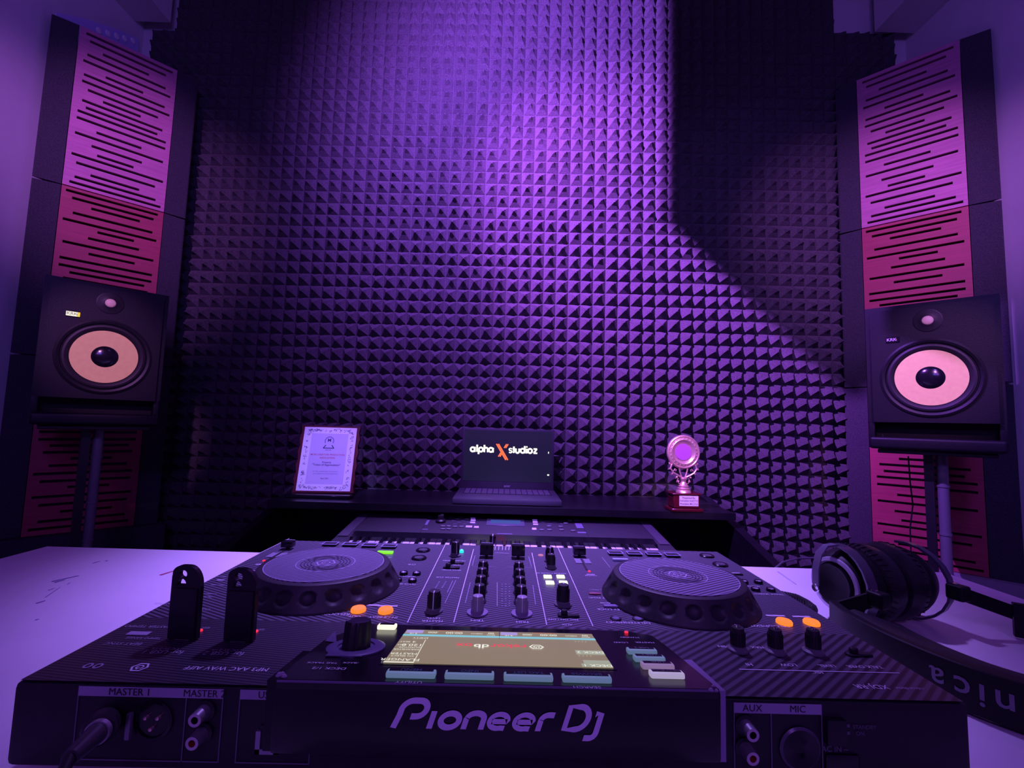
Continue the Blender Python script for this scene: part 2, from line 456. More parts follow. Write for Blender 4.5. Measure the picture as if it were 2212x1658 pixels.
def lw_(px, py, o_=.004): return atpl(px, py, (XL + o_, 0, 0), (1, 0, 0))


MB().prism([lw_(122, 27), lw_(180, 39), lw_(253, 63), lw_(299, 84), lw_(299, 120), lw_(230, 100), lw_(122, 45)], (-.0035, 0, 0)).build('glow_band', mat('painted_blue_glow', (.55, .52, .90), .5), t)
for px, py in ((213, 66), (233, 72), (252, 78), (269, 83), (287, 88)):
    MB().lathe([(0, 0), (.011, 0), (.011, .002), (0, .003)], 12, M=frame(lw_(px, py, .0042), (0, 1, 0), (0, 0, 1))).build('dot', mat('painted_light_dot', (.95, .95, .98), .5), t)

# ------------------------------------------------------------------ studio monitors on stands
ZS0, SH, SW, SD = .945, .406, .275, .27


def monitor(xf, label, lit):
    """xf: origin at the bottom centre of the front face; x right, y back, z up"""
    t = thing('studio_monitor', xf @ Vector((0, SD / 2, 0)), label, 'speaker', 'studio monitors on stands')
    wz, tz = .196, .352
    # cabinet with a slot port opening through the front
    mb = MB(xf)
    bm = bmesh.new(); bmesh.ops.create_cube(bm, size=1)
    for v in bm.verts: v.co = Vector((v.co.x * SW, SD / 2 + v.co.y * SD, .075 + (SH - .075) / 2 + v.co.z * (SH - .075)))
    eds = [e for e in bm.edges if all(v.co.y < .01 for v in e.verts) and abs(e.verts[0].co.x - e.verts[1].co.x) < .01] + \
          [e for e in bm.edges if all(v.co.y < .01 and v.co.z > .3 for v in e.verts)]
    bmesh.ops.bevel(bm, geom=list(set(eds)), offset=.013, segments=4, affect='EDGES')
    mb.bm(bm, 0, True)
    mb.box(-SW / 2, SW / 2, .05, SD, .032, .075)
    mb.rbox(-SW / 2, SW / 2, 0, SD, 0, .034, .009, 3)
    for s_ in (-1, 1):
        mb.rbox(*sorted((s_ * SW / 2, s_ * (SW / 2 - .014))), .014, SD - .01, .02, .09, .003, 2)
    mb.build('cabinet', M_VINYL, t)
    MB(xf).box(-SW / 2 + .014, SW / 2 - .014, .045, .049, .03, .076).build('port_slot', mat('port_black', (.002, .002, .003), .8), t)
    fr = xf @ frame((0, 0, wz), (1, 0, 0), (0, 0, 1))  # lathe z points out of the front (-y)
    w_ = MB(fr)
    w_.lathe([(.088, -.003), (.107, -.001), (.1065, .0035), (.101, .006), (.095, .004), (.092, -.002)], 64)
    w_.build('woofer_ring', M_VINYL, t)
    w_ = MB(fr)
    w_.lathe([(.092, .000), (.090, .004), (.085, .0055), (.079, .003), (.0745, -.002), (.074, -.003)], 64)
    w_.build('rubber_surround', M_RUB, t)
    w_ = MB(fr); prof = [(.0748, .0006)] + [(.0748 - (.0748 - .031) * k / 8, .0005 - .006 * math.sin(PI / 2 * k / 8)) for k in range(9)]
    w_.lathe(prof, 64); w_.build('woofer_cone', M_CONE, t)
    w_ = MB(fr); w_.lathe([(.0335 * math.cos(R(k * 9)), -.0055 + .014 * math.sin(R(k * 9))) for k in range(11)], 48)
    w_.build('dust_cap', M_BLACKG, t)
    ft = xf @ frame((0, 0, tz), (1, 0, 0), (0, 0, 1))
    w_ = MB(ft); w_.lathe([(.031, -.002), (.031, .0012), (.028, .002), (.020, .0008), (.0145, .003), (.0125, .003)], 48)
    w_.build('tweeter_ring', M_VINYL, t)
    w_ = MB(ft); w_.lathe([(.0125 * math.cos(R(k * 9)), .0025 + .0055 * math.sin(R(k * 9))) for k in range(11)], 32)
    w_.build('tweeter_dome', mat('pale_dome', (.95, .82, .50), .5), t)
    b_ = MB(xf); b_.rbox(-.090, -.060, -.0022, .001, .298, .315, .001, 1, 0)
    FT = frame((-.0775, -.0026, .3065), (1, 0, 0), (0, 0, 1))
    W1, W2 = (G_KRKW, G_KRKY) if lit else (M_WHITE, mat('badge_gold', (.5, .3, .12), .4))
    if lit: b_.box(-.0895, -.0665, -.0024, -.0020, .300, .3125, 1); b_.box(-.0663, -.061, -.0024, -.0020, .300, .3125, 2)
    put_text(b_, 'KRK', .0115, FT, 3 if lit else 1, .02)
    b_.add([(.0095, .002, .0002), (.0122, 0, .0002), (.0095, -.003, .0002)], [(0, 1, 2)], 3 if lit else 2, False, FT)
    b_.build('logo_badge', [M_BLACKG, W1, W2, mat('badge_grey', (.10, .10, .10), .5, emit=(.5, .45, .3), estr=.5)], t)
    return t


def stand(xf, label):
    t = thing('speaker_stand', xf @ Vector((0, .1, -ZS0)), label, 'speaker stand', 'stands under the studio monitors')
    MB(xf).rbox(-.12, .12, .02, .24, -.012, -.0005, .003, 2).build('top_plate', M_BLACK, t)
    MB(xf).box(-.026, -.006, .085, .135, -ZS0 + .02, -.012).build('pole', M_BLACK, t)
    mb = MB(xf); mb.lathe([(.0125, -ZS0 + .02), (.0125, -.012)], 20, M=Matrix.Translation((.012, .10, 0)))
    for zz in (-.10, -.23, -.34): mb.lathe([(.0145, zz), (.0145, zz + .006)], 20, M=Matrix.Translation((.012, .10, 0)))
    mb.build('support_tube', M_GREY, t)
    MB(xf).rbox(-.14, .14, -.02, .24, -ZS0 + .0005, -ZS0 + .02, .006, 2).build('base_plate', M_BLACK, t)


XSL = frame((-1.153, 1.331, ZS0), (1, 1, 0), (-1, 1, 0))
XSR = frame((1.1375, 1.2225, ZS0), (1, -1, 0), (1, 1, 0))
monitor(XSL, 'black studio monitor with tan cone and lit logo badge, left of the foam wall', True)
monitor(XSR, 'black studio monitor with tan cone and unlit logo badge, right of the foam wall', False)
stand(XSL, 'black speaker stand under the monitor with the lit badge')
stand(XSR, 'black speaker stand with round grey tube under the monitor with the unlit badge')
cbl = MB(); cp = [aty(*p, 1.42) for p in ((1962, 985), (1966, 1040), (1972, 1090), (1966, 1140), (1968, 1200), (1966, 1280))]
tag(MB().tube(cp, .0022, 6).build('speaker_cable', M_BLACK), 'thin dark cable hanging below the right studio monitor', 'cable')

# ------------------------------------------------------------------ black studio desk with raised shelf
SHZ = .72
t = thing('studio_desk', (0, 1.45, 0), 'black wooden studio desk with raised shelf and sloping side panels', 'desk')
MB().box(-.745, .745, 1.50, 1.80, SHZ - .022, SHZ).build('shelf', M_BLACKWOOD, t)
MB().box(-.745, .745, .98, 1.78, .545, .565).build('desktop', M_BLACKWOOD, t)
MB().box(-.745, .745, 1.76, 1.78, .02, SHZ - .023).build('back_panel', M_BLACKWOOD, t)
for s_ in (-1, 1):
    MB().prism([(s_ * .746, 1.80, 0), (s_ * .746, 1.80, .735), (s_ * .746, 1.74, .73), (s_ * .746, 1.30, .618), (s_ * .746, 1.0, .545), (s_ * .746, .98, 0)], (s_ * .028, 0, 0)).build('side_panel', M_BLACKWOOD, t)

# ------------------------------------------------------------------ arranger keyboard
KN = Vector((0, -(.68 - .654), (1.575 - 1.308))).normalized()
KP = Vector((0, 1.575, .68)); KT = Vector((0, 1.308 - 1.575, .654 - .68)).normalized()  # towards the player


def kb(px, py): return atpl(px, py, KP, KN)


def kfr(p, up=.0004): return frame(p + KN * up, (1, 0, 0), -KT)


t = thing('arranger_keyboard', (0, 1.39, .566), 'dark arranger keyboard with piano keys and small blue display below the shelf', 'keyboard')
KF = frame(KP + Vector((.007, 0, 0)), (1, 0, 0), -KT)  # x right, y away from player, z out; keyboard spans y -0.41..0
mb = MB(KF)
mb.rbox(-.475, .475, -.238, 0, -.055, 0, .006, 2)
mb.rbox(-.475, -.430, -.39, -.23, -.055, -.001, .006, 2); mb.rbox(.430, .475, -.39, -.23, -.055, -.001, .006, 2)
mb.box(-.44, .44, -.39, -.23, -.06, -.028); mb.build('body', mat('keyboard_dark_grey', (.05, .047, .06), .5), t)
for s_ in (-1, 1):
    g = MB(KF); x0, x1 = sorted((s_ * .435, s_ * .245))
    g.box(x0, x1, -.205, -.012, .0002, .002); g.build('speaker_grille', mat('grille_mesh', (.035, .033, .045), .7, noise=.5, nscale=900), t)
    x0, x1 = sorted((s_ * .468, s_ * .440))
    MB(KF).box(x0, x1, -.24, -.008, .0002, .0016).build('end_cheek', mat('cheek_grey', (.10, .09, .125), .5), t)
dk = MB(KF); dk.box(-.43, .43, -.249, -.202, -.012, .0030); dk.build('felt_strip', M_BLACKG, t)
sc = MB(); c1, c2 = kb(1062, 1124), kb(1122, 1133); cc = kb(1092, 1128)
sc = MB(kfr(cc)); sc.rbox(-.060, .060, -.035, .035, -.001, .002, .001, 1); sc.box(-.047, .047, -.018, .016, .002, .0024, 1)
sc.build('display', [mat('display_surround', (.10, .10, .14), .4), G_LCD], t)
kw = MB(); M_BTN = mat('pale_button', (.72, .66, .78), .5)
for (px, py, w_, h_) in [(1022, 1120, .016, .010), (1022, 1125, .016, .010), (1021, 1130, .016, .010), (1013, 1139, .020, .014), (1029, 1140, .015, .014),
                         (1155, 1124, .016, .010), (1156, 1129, .016, .010), (1157, 1134, .016, .010), (1154, 1144, .014, .016)]:
    MB(kfr(kb(px, py))).rbox(-w_ / 2, w_ / 2, -h_ / 2, h_ / 2, 0, .004, .001, 1).build('pad_button', M_BTN, t)
for (px, py) in [(957, 1137), (969, 1137), (983, 1138), (997, 1138), (957, 1143), (969, 1143), (1170, 1145), (1186, 1137), (1187, 1145), (1211, 1138), (1213, 1145), (1238, 1147), (1222, 1131), (1231, 1125)]:
    MB(kfr(kb(px, py))).rbox(-.007, .007, -.005, .005, 0, .003, .001, 1).build('small_button', M_GREY, t)
kk = MB(kfr(kb(952, 1127))); kk.lathe([(.016, 0), (.016, .006), (.011, .010), (.009, .020), (.0, .021)], 24); kk.box(-.002, .008, .004, .010, .020, .0225, 1)
kk.build('rotary_dial', [M_BLACK, M_CHROME], t)
pr = MB()
for k in range(49):
    px = 783 + k * 11.3; py = 1151.5 + k * .345
    pr.box(-.004, .004, -.0022, .0022, 0, .0003, 0, kfr(kb(px, py)))
for (px, py, w_, h_) in [(1090, 1153, .045, .005), (1015, 1156, .02, .003), (1380, 1161, .06, .003), (1245, 1122, .018, .03), (926, 1115, .012, .03), (921, 1128, .014, .05), (916, 1143, .022, .006), (1251, 1135, .022, .05), (1257, 1150, .026, .012)]:
    pr.box(-w_ / 2, w_ / 2, -h_ / 2, h_ / 2, 0, .0003, 1, kfr(kb(px, py)))
for i in range(26):
    px = 975 + (i % 13) * 4.2 if i < 13 else 1168 + (i % 13) * 5; py = 1117 + (i * 7 % 5) * 3.6
    pr.box(-.006, .006, -.0012, .0012, 0, .0003, 1, kfr(kb(px, py)))
pr.build('printed_lettering', [mat('keyboard_print', (.42, .38, .55), .5), mat('keyboard_print_dim', (.22, .20, .33), .5)], t)
kwid = .86 / 36
wk = MB(); wk.rbox(-kwid / 2 + .0006, kwid / 2 - .0006, -.13, 0, -.02, 0, .001, 1)
for k in range(36):
    MB(KF @ Matrix.Translation((-.43 + (k + .5) * kwid, -.250, -.007))).rbox(-kwid / 2 + .0006, kwid / 2 - .0006, -.135, 0, -.02, 0, .001, 1).build('white_key', mat('ivory_key', (.82, .78, .86), .3), t)
for k in range(35):
    if k % 7 in (2, 6): continue
    MB(KF @ Matrix.Translation((-.43 + (k + 1) * kwid, -.251, -.006))).rbox(-.0058, .0058, -.085, 0, -.01, .010, .0015, 1).build('black_key', M_BLACKG, t)

# ------------------------------------------------------------------ laptop
LX = .013
t = thing('laptop', (LX, 1.64, SHZ), 'open black laptop showing a white and orange logo on its dark screen', 'laptop')
mb = MB(); mb.rbox(LX - .178, LX + .178, 1.525, 1.765, SHZ + .002, SHZ + .020, .004, 2); mb.build('base', mat('laptop_shell', (.06, .06, .075), .4), t)
MB().box(LX - .155, LX + .155, 1.63, 1.745, SHZ + .0195, SHZ + .0212).build('key_bed', mat('key_bed_dark', (.02, .02, .025), .5), t)
MB().box(LX - .05, LX + .05, 1.54, 1.61, SHZ + .0195, SHZ + .0206).build('touchpad', mat('touchpad_grey', (.08, .08, .10), .35), t)
kx = MB()
for r_ in range(5):
    for c_ in range(15):
        x = LX - .150 + c_ * .0202; y = 1.636 + r_ * .0212
        kx.box(x, x + .0172, y, y + .0178, SHZ + .021, SHZ + .0232)
kx.build('keys', mat('key_cap', (.10, .095, .125), .5), t)
LT = R(4)
LF = frame((LX, 1.757, SHZ + .018), (1, 0, 0), (0, math.sin(LT), math.cos(LT)))  # x right, y up the lid, z towards camera
mb = MB(LF); mb.rbox(-.174, .174, 0, .228, -.008, 0, .003, 2); lid = mb.build('lid', mat('lid_black', (.03, .03, .04), .4), t)
mb = MB(LF); mb.box(-.166, .166, .030, .220, .0002, .0008); mb.build('screen', G_LAP, lid)
LG = LF @ Matrix.Translation((-.008, .146, .0014))
lg = MB()
u = .0155; wst = .0068


def ring_(cx, cy): stroke(lg, arc(cx, cy, u * .5, u * .5, 0, 360, 20)[:-1], wst, LG, 0, True)


x = -.126
ring_(x, 0); stroke(lg, [(x + u * .5, u * .5 + .002), (x + u * .5, -u * .62)], wst, LG)                       # a
x += .0165; stroke(lg, [(x, u * 1.15), (x, -u * .55)], wst, LG)                                              # l
x += .0125; ring_(x + .002, 0); stroke(lg, [(x - u * .42, u * .3), (x - u * .42, -u * 1.1)], wst, LG)        # p
x += .0150; stroke(lg, [(x, u * 1.15), (x, -u * .6)], wst, LG); stroke(lg, arc(x + .0065, 0, .0065, u * .5, 180, 0, 10) + [(x + .013, -u * .6)], wst, LG)  # h
x += .0250; ring_(x, 0); stroke(lg, [(x + u * .5, u * .5), (x + u * .5, -u * .62)], wst, LG)                 # a
# X: two double bars
for s_ in (-1, 1):
    stroke(lg, [(-.033 + s_ * .0036, .023), (.004 + s_ * .0036, -.036)], .0052, LG, 1)
    stroke(lg, [(.0045 + s_ * .0030, .023), (-.0045 + s_ * .003, .0085)], .0044, LG, 1)
    stroke(lg, [(-.0145 + s_ * .0030, -.0065), (-.0255 + s_ * .003, -.0245)], .0044, LG, 1)
x = .017
stroke(lg, arc(x, u * .22, .0052, u * .26, 20, 270, 12) + arc(x, -u * .3, .0052, u * .26, 90, -160, 12)[1:], .0046, LG)  # s
x += .0125; stroke(lg, [(x, u * .95), (x, -u * .6)], wst, LG); stroke(lg, [(x - .005, u * .4), (x + .005, u * .4)], wst * .8, LG)  # t
x += .0105; stroke(lg, [(x - .003, u * .5)] + arc(x + .0035, -.001, .0065, u * .5, 180, 360, 12) + [(x + .010, u * .5)], wst, LG)  # u
x += .0230; ring_(x, 0); stroke(lg, [(x + u * .5, u * 1.15), (x + u * .5, -u * .6)], wst, LG)                # d
x += .0155; stroke(lg, [(x, u * .5), (x, -u * .6)], wst, LG); lg.lathe([(.0031, 0), (.0031, .0003)], 12, 0, LG @ Matrix.Translation((x, u * .95, 0)))  # i
x += .0125; ring_(x, 0)                                                                                       # o
x += .0130; stroke(lg, [(x, u * .5), (x + .0135, u * .5)], wst * .85, LG); stroke(lg, [(x + .0125, u * .5), (x + .001, -u * .5)], wst * .9, LG); stroke(lg, [(x, -u * .5), (x + .0145, -u * .5)], wst * .85, LG)  # z
lg.box(.1595, .1625, -.008, -.001, 0, .0003, 0, LG); lg.box(.1575, .1645, -.090, -.085, 0, .0003, 0, LG)
lg.build('screen_logo', [G_LAPW, G_LAPO], lid)
ac = MB(); put_text(ac, 'acer', .014, LF @ Matrix.Translation((0, .014, .0006)), 0, .01); ac.build('lettering', M_DIM, lid)

# ------------------------------------------------------------------ framed certificate
t = thing('certificate_plaque', (-.60, 1.63, SHZ), 'framed certificate of appreciation leaning back on the left of the black shelf', 'certificate')
bl = Vector((-.715, 1.600, SHZ + .012)); br = Vector((-.512, 1.615, SHZ + .012))
tl = aty(660, 918, 1.655); tr_ = aty(783, 922, 1.668)
up_ = ((tl - bl) + (tr_ - br)) / 2; wpl = (br - bl).length; hpl = up_.length
CF = frame((bl + br) / 2, br - bl, up_)
mb = MB(CF)
pts = [(-wpl / 2, 0), (wpl / 2, 0)] + [(wpl / 2 - (.004 if k % 2 else -.001) * (0 < k < 10), hpl * k / 10) for k in range(11)] + [(-wpl / 2 + (.004 if k % 2 else -.001) * (0 < k < 10), hpl * k / 10) for k in range(10, 0, -1)]
mb.prism([(a, c_, -.014) for a, c_ in pts], (0, 0, .014)); mb.build('wooden_back', M_MAROON, t)
pw, ph = wpl * .44, hpl * .475
mb = MB(CF @ Matrix.Translation((0, hpl / 2, .0006))); mb.box(-pw, pw, -ph, ph, 0, .0008); pp = mb.build('paper', M_PAPER, t)
CI = CF @ Matrix.Translation((0, hpl / 2, .0018)); ck = MB(CI)
rnd = random.Random(3)
ck.box(-pw * .70, pw * .70, -ph * .80, ph * .80, -.0003, -.0001, 2)  # darker tinted middle field of the paper
for (a0, a1, b0, b1) in ((-pw * .78, pw * .78, ph * .80, ph * .86), (-pw * .78, pw * .78, -ph * .86, -ph * .80), (-pw * .78, -pw * .72, -ph * .86, ph * .86), (pw * .72, pw * .78, -ph * .86, ph * .86)):
    ck.box(a0, a1, b0, b1, -.0002, .0001, 3)
for k in range(150):  # scrolled ornament border
    side = k % 4; s_ = rnd.uniform(-1, 1)
    if side < 2: cx_, cy_ = s_ * pw * .84, (1 if side else -1) * ph * rnd.uniform(.87, .93)
    else: cx_, cy_ = (1 if side == 3 else -1) * pw * rnd.uniform(.80, .88), s_ * ph * .9
    a0 = rnd.uniform(0, 360); rr = rnd.uniform(.0015, .0042)
    stroke(ck, arc(cx_, cy_, rr, rr, a0, a0 + rnd.uniform(120, 260), 6), .0012, Matrix.Translation((0, 0, .0002)), 0 if k % 3 else 1)
ring = arc(0, ph * .56, .0145, .0145, -30, 210, 20)
stroke(ck, ring, .0035, Matrix.Translation((0, 0, .0002)), 1); put_text(ck, 'M', .016, Matrix.Translation((0, ph * .58, .0003)), 0, .02)
stroke(ck, [(-.018, ph * .33), (-.010, ph * .43)], .003, Matrix.Translation((0, 0, .0002)), 0); stroke(ck, [(.018, ph * .33), (.010, ph * .43)], .003, Matrix.Translation((0, 0, .0002)), 0)
stroke(ck, [(-.019, ph * .33), (.019, ph * .33)], .003, Matrix.Translation((0, 0, .0002)), 0)
for y_, tx_, sz_, mi_ in ((.27, 'SINCE 1993', .004, 0), (.12, 'MUSIC CREATORS PRODUCTION', .0077, 4), (.02, 'ASSOCIATION', .008, 4), (-.12, 'Presents', .009, 0), (-.20, '"Token of Appreciation"', .0095, 0),
                          (-.40, 'for the outstanding contribution', .0065, 1), (-.47, 'and support to the programme', .0065, 1), (-.62, 'April 2021', .0065, 0)):
    put_text(ck, tx_, sz_, Matrix.Translation((0, ph * y_, .0003)), mi_, .01 if mi_ in (0, 4) else 0)
ck.build('printing', [M_INK, M_INKM, mat('paper_tinted', (.56, .52, .68), .6), M_PAPER, M_REDINK], pp)
MB().rbox(-.722, -.505, 1.56, 1.596, SHZ + .0005, SHZ + .011, .002, 1).build('easel_ledge', M_BLACKG, t)

# ------------------------------------------------------------------ trophy
TX, TY = .588, 1.53
t = thing('trophy', (TX, TY, SHZ + .001), 'small rose gold trophy cup on a maroon block at the right end of the shelf', 'trophy')
TF = frame((TX, TY, SHZ + .0006), (math.cos(R(-12)), math.sin(R(-12)), 0), (math.sin(R(12)), math.cos(R(12)), 0)) @ Matrix.Rotation(R(14), 4, 'Z')
mb = MB(TF); mb.rbox(-.052, .052, -.034, .034, 0, .010, .002, 1); mb.rbox(-.043, .043, -.027, .027, .010, .055, .003, 1); mb.rbox(-.048, .048, -.031, .031, .052, .058, .002, 1)
bs = mb.build('block', M_MAROON, t)
mb = MB(TF @ frame((0.006, -.0275, .034), (1, 0, 0), (0, 0, 1))); mb.box(-.031, .031, -.016, .016, -.0002, .0012)
for k, s_ in enumerate(('Presented By:', 'NAGESH SHETTY', 'President M.C.P.A')): put_text(mb, s_, .0078, Matrix.Translation((0, .0095 - k * .0095, .0015)), 1, .01)
mb.build('name_plate', [M_PAPER, M_INK], bs)
mb = MB(TF); mb.lathe([(0, .058), (.024, .058), (.022, .064), (.019, .066), (.020, .070), (.016, .074), (.017, .078), (.012, .083), (.008, .092), (.011, .102), (.007, .106), (0, .106)], 32)
mb.build('stem', M_GOLD, t)
TC = frame((0, 0, .188), (1, 0, 0), (0, 0, 1)) @ Matrix.Scale(1.10, 4)
mb = MB(TF)
mb.lathe([(0, -.004), (.0495, -.004), (.051, 0), (.049, .004), (.046, .005), (.044, .003), (.040, .0035), (.036, .005), (.033, .004), (.029, -.001), (.025, -.0015), (0, -.0015)], 48, M=TC)
for k in range(24):
    a = 2 * PI * k / 24; mb.lathe([(0.0022, 0), (.0016, .0012), (0, .0016)], 6, M=TC @ Matrix.Translation((.0395 * math.cos(a), .0395 * math.sin(a), .0035)))
dsc = mb.build('disc', M_GOLD, t)
MB(TF @ TC).lathe([(0, -.001), (.0245, -.001), (.0245, .0002), (0, .0006)], 32).build('medallion', mat('violet_enamel', (.45, .12, .70), .4), dsc)
for s_ in (-1, 1):
    mb = MB(TF)
    mb.tube([(s_ * .005, 0, .104), (s_ * .008, 0, .112), (s_ * .012, 0, .124), (s_ * .014, 0, .134)], .0026, 8)
    mb.tube([(s_ * .008, -.002, .106), (s_ * .020, -.003, .112), (s_ * .034, -.003, .120), (s_ * .044, -.002, .134), (s_ * .040, -.001, .146), (s_ * .032, 0, .150)], [.003, .0034, .003, .0032, .0026, .0018], 8)
    mb.tube([(s_ * .032, 0, .126), (s_ * .028, 0, .133), (s_ * .024, 0, .130), (s_ * .026, 0, .125)], .002, 8)
    for (a, c_, d_, e_) in ((.044, .134, .052, .130), (.034, .120, .042, .113), (.020, .110, .027, .101), (.044, .146, .049, .153), (.016, .094, .024, .090)):
        mb.tube([(s_ * a, 0, c_), (s_ * (a + d_) / 2, -.002, (c_ + e_) / 2), (s_ * d_, 0, e_)], [.003, .0036, .0008], 6)
    mb.tube([(s_ * .017, 0, .102), (s_ * .021, 0, .095), (s_ * .016, 0, .086), (s_ * .010, 0, .084)], .0018, 6)
    mb.build('scroll_handle', M_GOLD, t)

# ------------------------------------------------------------------ white table
TZ = .745
t = thing('white_table', (0, .3, 0), 'white table under the DJ controller with pen marks on its top', 'table')
MB().prism([(-.825, -.35, TZ - .025), (.785, -.35, TZ - .025), (.785, .835, TZ - .025), (-.802, .85, TZ - .025), ], (0, 0, .025)).build('tabletop', M_TABLE, t)
for x in (-.76, .72):
    for y in (-.29, .77): MB().box(x - .02, x + .02, y - .02, y + .02, .001, TZ - .026).build('leg', mat('table_leg_grey', (.25, .25, .27), .5), t)
mk = MB()
for (x0, y0, x1, y1, wd, mi_) in ((112, 1256, 170, 1243, .004, 0), (118, 1258, 140, 1252, .003, 0), (78, 1303, 98, 1297, .003, 0), (200, 1216, 216, 1212, .002, 0), (228, 1211, 233, 1211, .003, 0),
                             (104, 1275, 118, 1270, .0015, 0), (98, 1290, 130, 1268, .001, 0), (145, 1262, 152, 1258, .001, 0), (346, 1242, 378, 1232, .0045, 1), (76, 1339, 84, 1337, .002, 0), (1680, 1234, 1720, 1262, .003, 2)):
    a = atz(x0, y0, TZ); c_ = atz(x1, y1, TZ); d_ = (c_ - a).normalized(); q = Vector((-d_.y, d_.x, 0)) * wd / 2
    mk.quad([a + q + Vector((0, 0, .0004)), c_ + q * .6 + Vector((0, 0, .0004)), c_ - q * .6 + Vector((0, 0, .0004)), a - q + Vector((0, 0, .0004))], mi_)
mk.build('pen_marks', [mat('blue_pen', (.20, .14, .42), .6), mat('red_pen', (.42, .03, .12), .6), mat('smudge', (.5, .46, .62), .6)], t)

# ------------------------------------------------------------------ DJ controller
DZ = .809; YR, YFAR = .320, .686; XH = .3135
DJ = thing('dj_controller', (0, .5, TZ), 'large black DJ controller seen from its rear with two jog wheels and raised screen', 'DJ controller')


def dk_(px, py, z=DZ): return atz(px, py, z)


def dfr(p, up=.0003): return frame(Vector(p) + Vector((0, 0, up)), (-1, 0, 0), (0, -1, 0))  # deck text frame: read from the far side


mb = MB(); mb.rbox(-XH, XH, YR, YFAR, .757, DZ - .0006, .004, 2)
for x in (-.27, .27):
    for y in (.36, .64): mb.lathe([(.014, .7455), (.016, .757)], 20, M=Matrix.Translation((x, y, 0)))
mb.build('body', mat('controller_shell', (.011, .010, .014), .5, noise=.2, nscale=200), DJ)
C0, C1 = (.014, .012, .022), (.135, .125, .175)
MSA = stripes('carbon_skin_a', C0, C1, 64, .0042); MSB = stripes('carbon_skin_b', C0, C1, 116, .0042)
MSC = stripes('carbon_skin_c', C0, (.06, .055, .08), 82, .0030); MSD = stripes('carbon_skin_d', C0, (.085, .075, .11), 128, .0060)


def pg(pts, z=DZ): return [tuple(dk_(*p, z)) if p[0] > 5 else (p[0], p[1], z) for p in pts]


def xy(pts, z=DZ): return [(a, c_, z) for a, c_ in pts]


sk = MB(); zz = DZ
e1 = [(-.092, YFAR - .002), (-.074, .42)]; e2 = [(.062, YFAR - .002), (.078, .42)]
sk.quad(xy([(-XH + .002, YFAR - .002), e1[0], e1[1], (-XH + .002, .42)]), 0)
sk.quad(xy([e1[0], e2[0], e2[1], e1[1]]), 1)
sk.quad(xy([e2[0], (XH - .002, YFAR - .002), (XH - .002, .42), e2[1]]), 0)
sk.quad(xy([(-XH + .002, .42), (-.02, .42), (-.02, YR + .002), (-XH + .002, YR + .002)]), 2)
sk.quad(xy([(-.02, .42), (XH - .002, .42), (XH - .002, YR + .002), (-.02, YR + .002)]), 3)
sk.build('top_skin', [MSA, MSB, MSC, MSD], DJ)
# thin printed lines and lettering on the deck
PT = MB()


def dl(x0, y0, x1, y1, wd=.0008, mi=0, z=DZ):
    a = dk_(x0, y0, z); c_ = dk_(x1, y1, z); d_ = (c_ - a).normalized(); q = Vector((-d_.y, d_.x, 0)) * wd / 2; u_ = Vector((0, 0, .0004))
    PT.quad([a + q + u_, c_ + q + u_, c_ - q + u_, a - q + u_], mi)


for l in ((964, 1172, 900, 1302), (900, 1302, 880, 1345), (1023, 1186, 980, 1345), (1149, 1194, 1181, 1350), (1205, 1182, 1281, 1353)): dl(*l, .0009, 0)
dl(1597, 1446, 1943, 1454, .0009, 0); dl(625, 1163, 556, 1197, .0008, 0); dl(860, 1179, 690, 1174, .0007, 1)
for x0 in (1070, 1078, 1086, 1093, 1100): dl(x0, 1177, x0 - 1, 1188, .0007, 0)
dl(1069, 1194, 1100, 1195, .0008, 0)
for x0, y0, x1, y1 in ((1021, 1224, 1072, 1224), (1096, 1225, 1150, 1226), (1026, 1200, 1020, 1222), (1142, 1202, 1148, 1224), (1016, 1258, 1005, 1303), (1151, 1264, 1157, 1306), (985, 1253, 961, 1303), (978, 1254, 966, 1280), (1074, 1258, 1074, 1310), (1300, 1203, 1318, 1226)): dl(x0, y0, x1, y1, .0006, 1)
for j in range(10):  # level meter ticks between the channel knobs
    for k_ in range(3): dl(1083 + k_ * 8, 1262 + j * 5.2, 1086 + k_ * 8, 1262 + j * 5.2, .0014, 1)
    for k_ in range(2): dl(948 - j * 1.0 + k_ * 14, 1256 + j * 1.6, 951 - j + k_ * 14, 1256 + j * 1.6, .001, 1)
